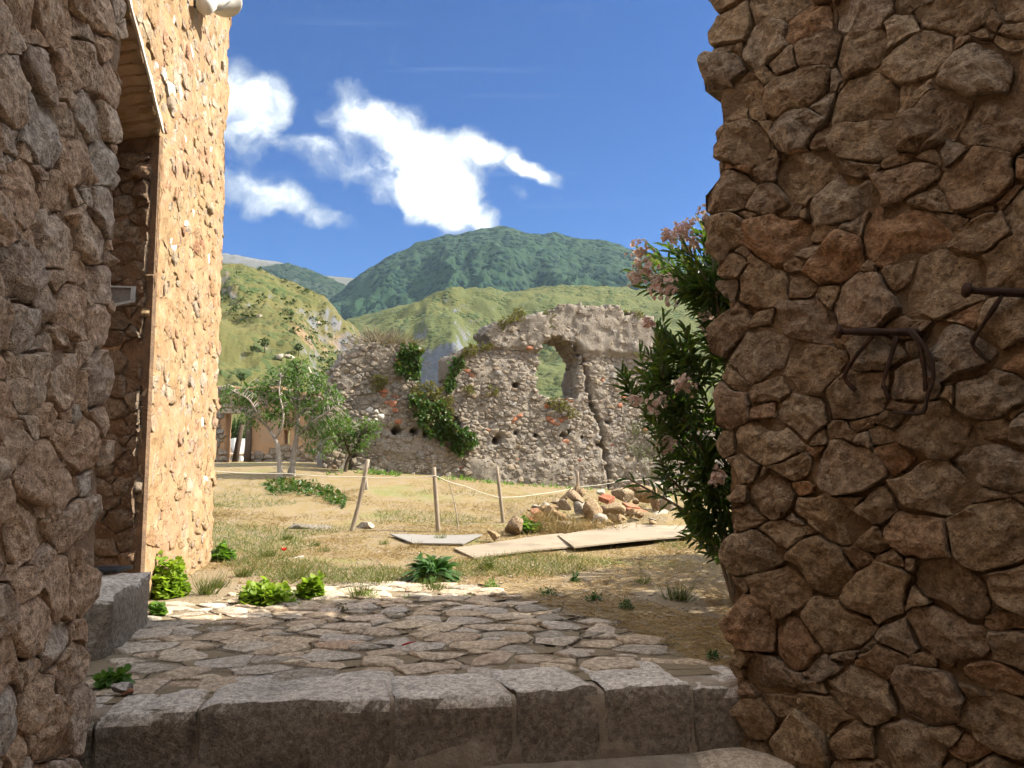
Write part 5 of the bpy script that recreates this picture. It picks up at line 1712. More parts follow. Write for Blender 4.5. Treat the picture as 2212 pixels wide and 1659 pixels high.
# round-leaved weeds
mallow(362, 1290, 105, 95, 'tall bright green leafy weed against the foot of the sunlit wall', 1, 0.048)
mallow(570, 1308, 140, 66, 'wide bright green leafy clump at the edge of the cobbles', 2, 0.046)
mallow(672, 1292, 66, 56, 'bright green leafy clump just right of the wide clump', 3, 0.044)
mallow(482, 1212, 54, 42, 'dark green leafy weed at the far corner of the sunlit wall', 4, 0.065, 'weed_leaf')
mallow(246, 1484, 88, 40, 'small green leafy weed on the left end of the step', 5, 0.035, 'weed_leaf', z=0.0, dens=0.55)
mallow(338, 1330, 30, 34, 'little leafy weed at the end of the grey stone block', 6, 0.04, 'weed_leaf', z=0.0, dens=0.5)
mallow(1128, 1150, 90, 36, 'green leafy weed between upright boulder and plywood board', 7, 0.075, 'weed_leaf')
mallow(1568, 1218, 40, 34, 'green leafy weed at the foot of the oleander', 8, 0.05, 'weed_leaf')
# the big toothed rosette
b = plant_base(934, 1252)
T = thing('rosette_plant', 'big dark green rosette of toothed leaves in the yard middle', 'plant', b)
n = 130
az = rng.random(n) * 6.283; el = 0.10 + 1.15 * rng.random(n) ** 1.1
D = np.column_stack([np.cos(az) * np.cos(el), np.sin(az) * np.cos(el), np.sin(el)])
L = 0.30 + 0.16 * rng.random(n)
V, F = leaves(b + D * 0.03, D, L, 0.085, 'lobed', up=np.tile([0, 0, 1.0], (n, 1)) + rng.normal(size=(n, 3)) * .3, droop=0.30)
mesh_obj('foliage', V, F, MAT['dark_weed_leaf'], T, base=b)
mb = MB()
for k in range(6):
    mb.tube([b, b + [0.02 * k - .05, .01 * (k % 3), .10], b + [0.05 * k - .13, .03 * (k % 2), 0.22]], [.008, .006, .003], 5)
mb.part('stem', MAT['weed_leaf'], T)
# tufts of grass
for (px, py, w, h, n, mt, lb) in ((445, 1284, 50, 62, 120, 'grass_blade', 'loose grass tuft right of the tall leafy weed'), (470, 1270, 50, 30, 90, 'grass_blade', 'light green low tuft near the foot of the sunlit wall'),
                                  (524, 1246, 36, 34, 110, 'grass_blade', 'light green feathery tuft beyond the wide leafy clump'), (578, 1202, 48, 24, 150, 'grass_blade', 'green grass tuft beside the red poppy'),
                                  (619, 1166, 30, 22, 110, 'grass_blade', 'small green tuft in front of the flat field stone'), (640, 1250, 60, 40, 90, 'grass_blade', 'thin pale tuft behind the second leafy clump'),
                                  (935, 1278, 60, 42, 130, 'grass_blade', 'grass tuft in front of the big rosette'), (775, 1292, 52, 42, 110, 'grass_blade', 'grass tuft at the paving edge left of rosette'),
                                  (820, 1264, 60, 36, 90, 'grass_blade', 'thin grass tuft behind the paving edge'), (1465, 1296, 60, 46, 150, 'grass_blade', 'dark grass tuft in the shaded dirt near the right wall'),
                                  (1390, 1262, 46, 26, 70, 'grass_blade', 'sparse grass tuft in the shaded dirt'), (683, 1180, 26, 14, 60, 'grass_blade', 'tiny green tuft in the dry grass'),
                                  (830, 1176, 26, 16, 60, 'grass_blade', 'tiny green tuft left of the greyish board'), (953, 1168, 30, 22, 70, 'grass_blade', 'green tuft at the foot of upright post'),
                                  (893, 1184, 22, 22, 40, 'dry_blade', 'dry tuft at the near edge of the greyish board'), (700, 1192, 60, 18, 80, 'grass_blade', 'low green tuft in the middle of the yard')):
    tuft(px, py, w, h, n, mt, lb)
# small bushy weeds
for (px, py, w, h, n, mt, lf, lb) in ((1053, 1232, 40, 36, 120, 'grass_blade', .05, 'upright pale weed at the corner of the plywood board'), (1062, 1272, 46, 30, 200, 'weed_leaf', .025, 'small weed on the paving right of the rosette'),
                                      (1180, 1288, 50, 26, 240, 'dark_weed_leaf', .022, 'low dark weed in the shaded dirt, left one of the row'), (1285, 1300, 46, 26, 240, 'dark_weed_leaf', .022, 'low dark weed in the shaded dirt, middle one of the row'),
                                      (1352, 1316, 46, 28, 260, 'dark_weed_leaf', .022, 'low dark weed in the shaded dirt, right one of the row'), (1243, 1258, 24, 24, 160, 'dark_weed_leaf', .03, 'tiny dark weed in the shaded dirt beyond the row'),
                                      (800, 1298, 44, 34, 160, 'mallow_leaf', .02, 'yellow green feathery weed at the paving edge'), (1010, 1294, 26, 12, 60, 'weed_leaf', .02, 'tiny green weed growing between the cobbles'),
                                      (1540, 1428, 40, 26, 160, 'dark_weed_leaf', .02, 'small weed beside the foot of the right wall'), (880, 1296, 26, 12, 60, 'weed_leaf', .02, 'tiny weed between sunlit cobbles'),
                                      (740, 1322, 36, 22, 70, 'shrub_leaf', .02, 'withered little weed on the shaded cobbles'), (1210, 1140, 34, 26, 160, 'weed_leaf', .04, 'green weed growing among the rubble stones')):
    bushy(px, py, w, h, n, mt, lb, lf)
# red poppy
b = plant_base(614, 1206); k = px_m(b)
T = thing('poppy', 'single red poppy among the grass', 'flower', b)
top = at_y(613, 1189, b[1])
mb = MB(); mb.tube([b, (b + top) / 2 + [.008, 0, 0], top], 0.0025, 5); mb.part('stem', MAT['grass_blade'], T)
V, F = leaves(np.tile(top, (6, 1)), np.column_stack([np.cos(np.arange(6) * 1.05), np.sin(np.arange(6) * 1.05), np.full(6, .7)]), 0.05, 0.05, 'round')
mesh_obj('petals', V, F, MAT['red_petal'], T, base=b)

# ---------------------------------------------------------------- oleander beside the right wall
ob = np.array([2.2, 7.3, gz(2.2, 7.3)])
OUT = [(1560, 452), (1500, 470), (1478, 488), (1395, 515), (1356, 545), (1362, 590), (1400, 640), (1440, 660), (1400, 700), (1396, 730), (1345, 775), (1338, 800), (1350, 850), (1395, 880), (1380, 930), (1432, 965), (1445, 1010),
       (1412, 1045), (1455, 1095), (1470, 1150), (1500, 1180), (1560, 1195), (1680, 1150), (1700, 560), (1640, 470)]
ol = thing('oleander', 'tall oleander bush with pink flowers beside the right wall', 'bush', ob)
mb = MB(); LC_, LD_, LL_ = [], [], []
tips = []
while len(tips) < 370:
    px, py = 1330 + 370 * random.random(), 450 + 750 * random.random()
    if not in_poly(np.array([px]), np.array([py]), OUT)[0]:
        continue
    tips.append(at_y(px, py, 6.65 + 1.1 * random.random()))
mains = []
for i in range(16):
    a = random.random() * 6.283; s = 0.25 + 0.6 * random.random()
    top = ob + np.array([-0.55 + math.cos(a) * s * 1.1, math.sin(a) * s * 0.8, 1.1 + 1.7 * random.random()])
    crv = spline([ob + [random.uniform(-.15, .15), random.uniform(-.15, .15), -.05], ob + (top - ob) * [.35, .35, .5] + [0, 0, .1], top], 14)
    mains.append(crv)
    mb.tube(crv, np.linspace(0.022, 0.009, 14), 6)
allm = np.vstack(mains)
for t in tips:
    cand = allm[allm[:, 2] < t[2] - 0.05]
    if len(cand) == 0:
        cand = allm
    st = cand[np.argmin(np.linalg.norm((cand - t) * [1, 1, .8], axis=1))]
    mid = (st + t) / 2 + [0, 0, -0.05 + 0.1 * random.random()]
    crv = spline([st, mid, t], 9)
    mb.tube(crv, np.linspace(0.006, 0.0025, 9), 4, False)
    ax_ = unit(crv[-1] - crv[-3])
    ln = min(0.75, np.linalg.norm(t - st))
    nl = int(random.randint(12, 18) * (0.6 + ln * 1.2))
    s_ = np.unit if False else unit(np.cross(ax_, [0.3, 0.2, 0.9])); q_ = np.cross(ax_, s_)
    for j in range(nl):
        f = j / nl
        a = j * 2.094 + 0.5 * (j // 3)
        rad = math.cos(a) * s_ + math.sin(a) * q_
        LC_.append(t - ax_ * ln * (1 - f)); LD_.append(unit(rad * (1.0 - 0.55 * f) + ax_ * (0.55 + 0.7 * f) + rng.normal(size=3) * .12 + [0, 0, -.05])); LL_.append(0.115 + 0.07 * random.random())
for crv in mains:                                            # leaves on the upper half of the main stems too
    for j in range(26):
        f = 0.45 + 0.55 * j / 26
        i_ = min(int(f * 13), 12); ax_ = unit(crv[i_ + 1] - crv[i_]); s_ = unit(np.cross(ax_, [0.3, 0.2, 0.9])); q_ = np.cross(ax_, s_)
        a = j * 2.094
        LC_.append(crv[i_] + (crv[i_ + 1] - crv[i_]) * (f * 13 - i_)); LD_.append(unit(math.cos(a) * s_ + math.sin(a) * q_ + ax_ * 0.9 + rng.normal(size=3) * .12)); LL_.append(0.12 + 0.06 * random.random())
mb.part('stems', MAT['oleander_bark'], ol)
LL_ = np.array(LL_)
V, F = leaves(np.array(LC_), np.array(LD_), LL_, 0.029 * (0.8 + 0.4 * rng.random(len(LL_))), 'lance', droop=0.22 * rng.random(len(LL_)))
mesh_obj('foliage', V, F, MAT['oleander_leaf'], ol, base=ob)
for (px, py, r) in ((1420, 612, 20), (1402, 702, 14), (1488, 492, 16), (1383, 548, 30), (1398, 585, 30), (1372, 600, 18), (1440, 628, 34), (1470, 505, 24), (1525, 470, 24), (1440, 512, 16), (1500, 535, 24), 
                    (1530, 690, 26), (1540, 720, 18), (1478, 835, 24), (1372, 868, 14), (1418, 872, 22), (1440, 962, 20), (1548, 1030, 22)):
    c_ = at_y(px, py, 6.55 + 0.35 * random.random()); R_ = 1.12 * r * c_[1] / FD
    nf = int(7 + r * 0.8)
    u = sphere_dirs(nf, 0.4); C = c_ + u * R_ * (rng.random((nf, 1)) ** .5)
    Cs, Ds = [], []
    for j in range(nf):
        nrm = unit(u[j] + rng.normal(size=3) * .4); s_ = unit(np.cross(nrm, [0.2, 0.9, 0.3])); q_ = np.cross(nrm, s_)
        for m5 in range(5):
            a = m5 * 1.2566
            Cs.append(C[j]); Ds.append(math.cos(a) * s_ + math.sin(a) * q_ + nrm * 0.45)
    V, F = leaves(np.array(Cs), np.array(Ds), 0.028, 0.022, 'round', up=np.repeat(u, 5, 0))
    Vp, Fp = leaves(np.tile(c_ - [0, 0, R_ * .3], (nf, 1)), C - c_ + [0, 0, R_ * .3], np.linalg.norm(C - c_ + [0, 0, R_ * .3], axis=1), 0.005, 'blade')
    V, F = join([(V, F), (Vp, Fp)])
    mesh_obj('flower_cluster', V, F, MAT['oleander_flower'], ol, origin=c_)

# unseen oleanders added in a row behind the wall to shade the dirt
for (bx, by, hh_, lb) in ((4.75, 7.9, 4.2, 'unseen oleander added for shade behind the right wall, nearest the house'), (4.9, 9.2, 3.6, 'unseen oleander added for shade behind the right wall, middle of the row'), (5.0, 10.45, 2.9, 'unseen oleander added for shade behind the right wall, far end of the row')):
    ob2 = np.array([bx, by, gz(bx, by)])
    o2 = thing('oleander', lb, 'bush', ob2, 'unseen oleanders added for shade behind the wall')
    n = 1900
    u = sphere_dirs(n); C = ob2 + [0, 0, hh_ * .54] + u * [1.15, 0.95, hh_ * .46] * (rng.random((n, 1)) ** .4)
    V, F = leaves(C, u + rng.normal(size=(n, 3)) * .6, 0.20, 0.045, 'lance'); mesh_obj('foliage', V, F, MAT['oleander_leaf'], o2, base=ob2)
    mb = MB()
    for i in range(7):
        mb.tube(spline([ob2, ob2 + [math.cos(i) * .3, math.sin(i) * .3, hh_ * .3], ob2 + [math.cos(i) * .8, math.sin(i) * .7, hh_ * .7]], 8), np.linspace(.025, .008, 8), 5)
    mb.part('stems', MAT['oleander_bark'], o2)

# ---------------------------------------------------------------- young trees in the field
def tree(label, base_px, y_hint, limbs, crowns, bark, seed, leaf=0.10, nleaf=22, base_r=0.075, twigs=10):
    """limbs: lists of (px, py, dy) ; crowns: (px, py, rx, ry, number of sprays)"""
    b = np.array([*at_y(base_px[0], base_px[1], y_hint)[:2], 0.0]); b[2] = gz(b[0], b[1])
    T = thing('young_tree', label, 'tree', b, 'young trees in front of the ruin')
    mbt, mbl = MB(), MB(); nodes = []
    for k_, (rad0, rad1, pts_) in enumerate(limbs):
        P_ = [at_y(px, py, b[1] + dy) for px, py, dy in pts_]
        if k_ == 0:
            P_[0] = b - UPV * 0.1
        crv = spline(P_, 6 * len(P_))
        crv = crv + 0.03 * np.column_stack([vnoise(crv * 1.7 + i_, seed + i_) for i_ in range(3)]) * np.linspace(0, 1, len(crv))[:, None]
        (mbt if k_ == 0 else mbl).tube(crv, np.linspace(rad0, rad1, len(crv)), 7, k_ == 0)
        nodes.append(crv)
    allp = np.vstack(nodes)
    Cs, Ds, Ls = [], [], []
    for (px, py, rx, ry, ns) in crowns:
        for i in range(ns):
            a, r = random.random() * 6.283, math.sqrt(random.random())
            c_ = at_y(px + math.cos(a) * r * rx, py + math.sin(a) * r * ry, b[1] + random.uniform(-1, 1) * rx * b[1] / FD * 0.9)
            st = allp[np.argmin(np.linalg.norm(allp - c_, axis=1))]
            crv = spline([st, (st + c_) / 2 + [0, 0, .04], c_], 6)
            mbl.tube(crv, np.linspace(0.010, 0.003, 6), 4, False)
            ax_ = unit(crv[-1] - crv[-3] + rng.normal(size=3) * .05)
            nn = int(nleaf * 0.68)
            f = rng.random(nn)
            Cs.append(c_ + (f - 0.7)[:, None] * ax_ * 0.30 + rng.normal(size=(nn, 3)) * 0.05)
            Ds.append(unit(ax_ * 0.6 + rng.normal(size=(nn, 3)) * .8 + [0, 0, -.25])); Ls.append(leaf * (0.6 + 0.7 * rng.random(nn)))
    mbt.part('trunk', MAT[bark], T)
    mbl.part('branches', MAT[bark], T)
    L_ = np.concatenate(Ls)
    V_, F_ = leaves(np.vstack(Cs), np.vstack(Ds), L_, L_ * 0.42, 'leaf')
    mesh_obj('crown', V_, F_, MAT['tree_leaf'], T, base=b)
    return T


tree('young tree with forked pale trunk leaning its branches to the left', (605, 1040), 19.0,
     [(.075, .05, [(605, 1040, 0), (604, 1000, 0), (600, 965, 0), (593, 945, 0)]), (.045, .012, [(593, 945, 0), (575, 920, .2), (545, 898, .3), (505, 880, .4), (480, 872, .4)]), (.04, .012, [(594, 948, 0), (607, 925, -.2), (611, 895, -.3), (604, 850, -.3), (608, 815, -.2)]),
      (.03, .008, [(585, 932, .1), (560, 900, -.3), (540, 865, -.5), (505, 845, -.5)]), (.025, .008, [(575, 920, .2), (575, 880, .4), (565, 840, .5), (552, 815, .4)])],
     [(500, 862, 38, 26, 26), (545, 855, 40, 28, 34), (590, 840, 36, 34, 34), (560, 905, 50, 20, 26), (615, 810, 22, 22, 16), (610, 880, 30, 26, 22)], 'bark', 11)
tree('taller young tree with upright pale trunk, crown reaching right', (632, 1038), 19.4,
     [(.085, .05, [(632, 1038, 0), (632, 1000, 0), (638, 960, 0), (643, 920, 0), (645, 880, 0)]), (.05, .010, [(645, 885, 0), (643, 850, 0), (640, 815, .1), (640, 785, .1)]), (.045, .010, [(644, 900, 0), (665, 870, .3), (685, 840, .3), (705, 828, .3)]),
      (.04, .010, [(640, 945, 0), (670, 915, -.3), (705, 890, -.5), (735, 872, -.6)]), (.03, .008, [(636, 975, 0), (665, 955, .2), (695, 940, .3)]), (.05, .03, [(634, 1000, .05), (626, 1015, .3), (620, 1038, .5)]), (.03, .008, [(644, 890, 0), (625, 860, -.3), (612, 838, -.4)])],
     [(640, 790, 24, 22, 22), (625, 815, 26, 22, 20), (665, 822, 40, 26, 34), (640, 865, 44, 30, 40), (700, 860, 42, 32, 44), (715, 905, 40, 34, 46), (675, 915, 38, 30, 34), (690, 955, 34, 24, 24), (610, 900, 30, 26, 18)], 'bark', 13)
tree('small tree with thin black trunk close to the ruined wall', (745, 1014), 21.0,
     [(.06, .04, [(745, 1016, 0), (749, 1000, 0), (756, 984, 0)]), (.03, .008, [(756, 984, 0), (745, 955, -.2), (735, 930, -.3)]), (.03, .008, [(756, 984, 0), (775, 958, -.2), (790, 930, -.3)])],
     [(735, 925, 30, 26, 30), (770, 935, 36, 28, 40), (800, 925, 20, 22, 20), (755, 960, 34, 18, 24)], 'dark_bark', 15)

# creeper under the trees, on the field
def creeper(name, label, poly, y0, y1, n, leaf, mat, cat='creeper', shape='ivy', lift=0.35, group=None):
    """leafy mass on the ground inside a picture polygon"""
    xs_ = [p[0] for p in poly]; ys_ = [p[1] for p in poly]
    Cs = []
    while len(Cs) < n:
        px, py = random.uniform(min(xs_), max(xs_)), random.uniform(min(ys_), max(ys_))
        if in_poly(np.array([px]), np.array([py]), poly)[0]:
            d = ray(px, py); y = y0 + (y1 - y0) * (max(ys_) - py) / (max(ys_) - min(ys_))
            p = CAM + d * (y + random.uniform(-.3, .3)); Cs.append(p)
    C = np.array(Cs)
    g_ = terrain(C[:, 0], C[:, 1])
    C[:, 2] = np.maximum(C[:, 2], g_ + 0.03)
    b_ = C.mean(0); b_[2] = gz(b_[0], b_[1])
    T = thing(name, label, cat, b_, group)
    L_ = leaf * (0.6 + 0.7 * rng.random(n))
    V_, F_ = leaves(C, rng.normal(size=(n, 3)) + [0, -.6, .3], L_, L_ * 0.85, shape)
    mesh_obj('foliage', V_, F_, MAT[mat], T, base=b_)
    mb_ = MB()
    for i in range(0, n, max(1, n // 30)):
        mb_.tube([C[i] * [1, 1, 0] + [0, 0, g_[i]], C[i] - [0, 0, .02], C[i]], 0.006, 4, False)
    mb_.part('stem', MAT['dark_bark'], T)
    return T


creeper('ground_creeper', 'dark green leafy creeper at the feet of the young trees', [(566, 1050), (610, 1036), (660, 1042), (720, 1052), (752, 1078), (745, 1096), (715, 1088), (690, 1072), (640, 1066), (585, 1068)], 15.6, 19.0, 1000, 0.085, 'ivy_leaf')


# ---------------------------------------------------------------- ivy and shrubs on the ruin
def wall_plant(name, label, poly, n, leaf, mat, cat, off=0.12, thick=0.22, shape='ivy', stem='dark_bark', dirz=-0.3, aspect=0.85, group=None, parent_off=0.0):
    xs_ = [p[0] for p in poly]; ys_ = [p[1] for p in poly]
    Cs = []
    while len(Cs) < n:
        m = 4 * n
        px = rng.uniform(min(xs_), max(xs_), m); py = rng.uniform(min(ys_), max(ys_), m)
        ok = in_poly(px + 9 * vnoise(P3(px * .11, py * .11), 3) + 4 * vnoise(P3(px * .4, py * .4), 5), py + 9 * vnoise(P3(px * .11, py * .11), 4) + 4 * vnoise(P3(px * .4, py * .4), 6), poly)
        hole = vnoise(P3(px * .09, py * .09, 7.0), 8) < 0.55
        Cs += list(zip(px[ok & hole], py[ok & hole]))
    Cs = Cs[:n]
    C = np.array([on_plane(px, py, RO2, RN2) for px, py in Cs])
    lump = 0.5 + 0.5 * vnoise(C * 2.2, 12)
    C = C + RN2 * (off + thick * (lump * rng.random(n) ** .5))[:, None]
    b_ = C[np.argmin(C[:, 2])].copy()
    T = thing(name, label, cat, b_, group)
    L_ = leaf * (0.6 + 0.7 * rng.random(n))
    D = RN2 * 0.6 + rng.normal(size=(n, 3)) * .7 + [0, 0, dirz]
    V_, F_ = leaves(C, D, L_, L_ * aspect, shape, up=RN2 * 0.9 + rng.normal(size=(n, 3)) * .5)
    mesh_obj('foliage', V_, F_, MAT[mat], T, base=b_)
    mb_ = MB()
    for i in range(0, n, max(1, n // 36)):
        q_ = C[i] * 0.55 + b_ * 0.45
        q_ = q_ - RN2 * (np.dot(q_ - RO2, RN2) - 0.06)
        mb_.tube(spline([C[i] * 0.25 + b_ * 0.75 - RN2 * 0.05, q_, C[i]], 6), np.linspace(.012, .004, 6), 4, False)
    mb_.part('stem', MAT[stem], T)
    return T


wall_plant('ivy', 'bright green ivy on the top right of the left ruin section', [(868, 748), (890, 745), (906, 765), (910, 800), (900, 822), (880, 818), (850, 800), (848, 784), (862, 770)], 900, 0.12, 'ivy_leaf', 'ivy')
wall_plant('ivy', 'dark green ivy filling the gap between the two ruin sections', [(880, 850), (900, 862), (925, 870), (950, 872), (966, 900), (990, 925), (1022, 936), (1026, 960), (1004, 972), (990, 985), (968, 960), (944, 946), (915, 935), (898, 905), (885, 880)], 2600, 0.12, 'ivy_leaf', 'ivy', 0.10, 0.35)
wall_plant('ivy', 'dark ivy on the left edge of the right ruin section', [(978, 772), (990, 768), (1000, 785), (985, 810), (978, 850), (964, 850), (958, 838), (968, 800)], 420, 0.11, 'ivy_leaf', 'ivy', 0.05, 0.2)
SH = [('olive green shrub above the ivy in the ruin gap', [(885, 842), (900, 828), (925, 824), (945, 836), (955, 852), (945, 868), (915, 872), (890, 862)], 700), ('olive green shrub right of the gap shrub', [(948, 860), (966, 850), (980, 870), (978, 895), (958, 890)], 260),
      ('yellowish shrub growing from the left ruin face', [(803, 815), (820, 812), (834, 824), (832, 842), (815, 845), (804, 832)], 300), ('yellow green shrub on the stepped top left of the window', [(1068, 700), (1090, 690), (1112, 668), (1134, 670), (1130, 690), (1100, 700), (1075, 718)], 420),
      ('yellow green shrub on top just above the window', [(1170, 676), (1186, 668), (1200, 680), (1196, 702), (1186, 712), (1176, 696)], 240), ('yellow green shrub along the top right of the ruin', [(1338, 680), (1362, 672), (1398, 676), (1400, 690), (1370, 692), (1340, 692)], 340),
      ('small shrub in the face below the top right shrub', [(1312, 700), (1330, 696), (1334, 712), (1318, 718)], 120), ('grey green shrub on the shoulder left of the high section', [(984, 768), (1010, 748), (1055, 740), (1062, 756), (1030, 766), (1000, 778)], 420),
      ('olive tuft on the ruin face left of the window, upper', [(1000, 838), (1016, 830), (1022, 850), (1006, 860)], 110), ('olive tuft on the ruin face left of the window, middle', [(1050, 834), (1066, 830), (1072, 850), (1056, 856)], 110),
      ('olive tuft hanging under the window sill', [(1170, 862), (1210, 858), (1235, 872), (1220, 890), (1180, 880)], 260), ('olive tuft hanging at the window sill end', [(1222, 885), (1240, 880), (1244, 900), (1226, 905)], 90), ('olive bush at the lower right of the ruin', [(1345, 920), (1385, 910), (1430, 930), (1460, 980), (1450, 1040), (1410, 1050), (1380, 1000), (1350, 960)], 900)]
for lb, poly, n in SH:
    wall_plant('wall_shrub', lb, poly, n, 0.085, 'olive_leaf' if 'lower right' in lb else 'shrub_leaf', 'shrub', 0.02, 0.25, 'leaf', 'dry_twig', 0.35, 0.45, 'shrubs on the ruin')
# dry twiggy shrub on the crest of the left section
c0 = on_plane(832, 748, RO2, RN2) - RN2 * 0.4
T = thing('dry_shrub', 'bare grey brown twiggy shrub on top of the left ruin section', 'shrub', c0)
n = 1500
P0 = c0 + RU2 * (rng.normal(size=(n, 1)) * 0.34) - RN2 * rng.normal(size=(n, 1)) * 0.25 + UPV * rng.random((n, 1)) * 0.12
Dn = unit((P0 - c0) * [1.6, 1.6, .4] + rng.normal(size=(n, 3)) * .55 + [0, 0, .45])
V, F = leaves(P0 + Dn * rng.random((n, 1)) * 0.35, Dn, 0.12 + 0.35 * rng.random(n), 0.014, 'blade', up=rng.normal(size=(n, 3)))
mesh_obj('twigs', V, F, MAT['dry_twig'], T, base=c0)
V, F = leaves(P0[:500] + Dn[:500] * .3 + RU2 * .5, rng.normal(size=(500, 3)), 0.06, 0.03, 'leaf'); mesh_obj('withered_leaves', V, F, MAT['shrub_leaf'], T, base=c0)

# hedge behind the doorway at far left
hb_ = at_y(505, 990, 52.0)
bushy(505, 985, 75, 85, 1500, 'far_leaf', 'green hedge seen through the doorway at far left', 0.35, 'hedge', 'hedge', None, 'leaf', y=52.0)

# ---------------------------------------------------------------- grass, straw and pebbles (uncountable)
def scatter(n, x0, x1, y0, y1):
    px = rng.uniform(x0, x1, n); py = rng.uniform(y0, y1, n)
    a = (px - 1106) / FD; b_ = (829.5 - py) / FD
    c_, s_ = math.cos(PITCH), math.sin(PITCH)
    d0, d1, d2 = a, c_ - b_ * s_, s_ + b_ * c_
    z = np.zeros(n)
    for _ in range(25):
        t = (z - CAM[2]) / d2
        t = np.clip(t, 3.0, 40.0)
        z = 0.5 * z + 0.5 * terrain(d0 * t, d1 * t)
    return np.column_stack([d0 * t, d1 * t, terrain(d0 * t, d1 * t)])


def grass_obj(name, label, C, L, flat, mat, w):
    n = len(C)
    D = rng.normal(size=(n, 3)); D[:, 2] = np.abs(D[:, 2]) * (1 - flat) + 0.12 + (1 - flat) * 0.8
    V_, F_ = leaves(C, D, L, w, 'blade', up=rng.normal(size=(n, 3)), droop=0.2 * rng.random(n))
    o_ = mesh_obj(name, V_, F_, MAT[mat])
    o_['label'] = label; o_['category'] = 'grass'; o_['kind'] = 'stuff'
    return o_


def off_boards(C):
    ok = np.ones(len(C), bool)
    for o_ in bpy.data.objects:
        if o_.name.startswith(('plywood_board', 'grey_board')):
            me_ = o_.data
            pts_ = np.array([v.co[:] for v in me_.vertices]) + np.array(o_.location)
            k_ = 11
            q_ = [tuple(pts_[i, :2]) for i in (0, 24 * k_, 24 * k_ + 10, 10)]
            ok &= ~in_poly(C[:, 0], C[:, 1], q_)
    return ok


C = scatter(70000, 380, 1640, 1022, 1262)
C = C[(C[:, 1] < 27) & (C[:, 1] > 7.6)]
C = C[off_boards(C)]
nv_ = fbm(C * [.55, .55, 0], 3, 201)
shade = in_poly(C[:, 0], C[:, 1], [(-0.6, 7.6), (1.5, 10.0), (3.0, 11.6), (6, 12), (6, 5), (0, 5)])
nearp = sm((C[:, 1] - 8.2) / 2.2)
dry = C[(nv_ < 0.42 + 0.3 * rng.random(len(C))) & ((rng.random(len(C)) < 0.25 + 0.75 * nearp)) & ~shade & (fbm(C * [1.1, 1.1, 0], 3, 203) > -0.45 * rng.random(len(C)))]
cl_ = 0.5 + 0.9 * np.clip(fbm(dry * [1.9, 1.9, 0], 3, 207) + 0.3, 0, 1.2)
L = (0.04 + 0.13 * rng.random(len(dry)) * (0.6 + 0.4 * sm((dry[:, 1] - 9) / 4))) * cl_
grass_obj('dry_grass', 'dry straw coloured grass covering the sunny yard', dry, L, 0.72, 'dry_blade', 0.006)
gr = C[(nv_ > 0.40) & (rng.random(len(C)) < 0.75) & ~shade]
grass_obj('green_grass', 'patches of short green grass in the dry yard', gr, 0.05 + 0.11 * rng.random(len(gr)), 0.35, 'grass_blade', 0.006)
C = scatter(26000, 900, 1640, 1150, 1440)
edge_ok = ~in_poly(C[:, 0], C[:, 1], pvp) & (C[:, 1] > 4.9) & off_boards(C)
C = C[edge_ok]
C = C[(fbm(C * [1.2, 1.2, 0], 3, 205) > -0.15)]
C[:, 2] += 0.004
grass_obj('straw_litter', 'loose brown straw lying on the shaded dirt', C, 0.04 + 0.13 * rng.random(len(C)), 0.97, 'straw_blade', 0.0042)
C = scatter(2400, 980, 1640, 1150, 1240); C = C[off_boards(C) & ~in_poly(C[:, 0], C[:, 1], pvp)]
grass_obj('stubble', 'short upright stubble in front of the plywood boards', C, 0.05 + 0.10 * rng.random(len(C)), 0.1, 'dry_blade', 0.004)
# straw heap at the foot of the rubble
hc = at_y(*z8(960, 610), 13.3)
C = hc + rng.normal(size=(1500, 3)) * [0.42, 0.16, 0.07] + [0, 0, -.10]
C2 = at_y(*z8(700, 560), 13.5) + rng.normal(size=(350, 3)) * [0.2, 0.1, 0.05]
C = np.vstack([C, C2])
grass_obj('straw_heap', 'pale dry straw heaped at the foot of the rubble', C, 0.10 + 0.22 * rng.random(len(C)), 0.3, 'dry_blade', 0.008)
# dead grass on the mound
C = np.column_stack([rng.uniform(0.0, 4.4, 2600), rng.uniform(13.7, 16.9, 2600), np.zeros(2600)])
e = np.clip(1 - ((C[:, 0] - 2.05) / 2.2) ** 2, 0, 1) * np.clip(1 - ((C[:, 1] - 15.3) / 1.75) ** 2, 0, 1)
C[:, 2] = terrain(C[:, 0], C[:, 1]) + 0.24 * np.sqrt(e) - 0.05
C = C[:1300]
grass_obj('mound_grass', 'dry grass growing over the earth of the rubble pile', C, 0.06 + 0.16 * rng.random(len(C)), 0.35, 'dry_blade', 0.007)
# green growth along the foot of the ruin
C = scatter(9000, 700, 1480, 1012, 1072)
C = C[(C[:, 1] > 18) & (C[:, 1] < 25)]
d_ = np.abs((C[:, 0] - RO2[0]) * RN2[0] + (C[:, 1] - RO2[1]) * RN2[1])
C = C[(d_ > 0.08) & (d_ < 1.6) & (fbm(C * [.8, .8, 0], 3, 211) > 0.0)]
grass_obj('foot_weeds', 'low green weeds along the foot of the ruin', C, 0.07 + 0.16 * rng.random(len(C)), 0.3, 'weed_leaf', 0.03)
# pebbles
C = scatter(900, 420, 1560, 1150, 1420); C = C[(C[:, 1] > 5.2) & off_boards(C)]
parts_ = []
for c_ in C:
    s_ = 0.006 + 0.016 * random.random() ** 2
    parts_.append((ICO1_V * np.array([s_ * 1.3, s_, s_ * .7]) * (1 + 0.3 * rng.normal(size=(len(ICO1_V), 1)) * .5) + c_ + [0, 0, .004], ICO1_F))
V, F = join(parts_)
o = mesh_obj('pebbles', V, F, MAT['grey_stone']); o['kind'] = 'stuff'; o['label'] = 'small pale pebbles strewn over dirt and paving'; o['category'] = 'gravel'

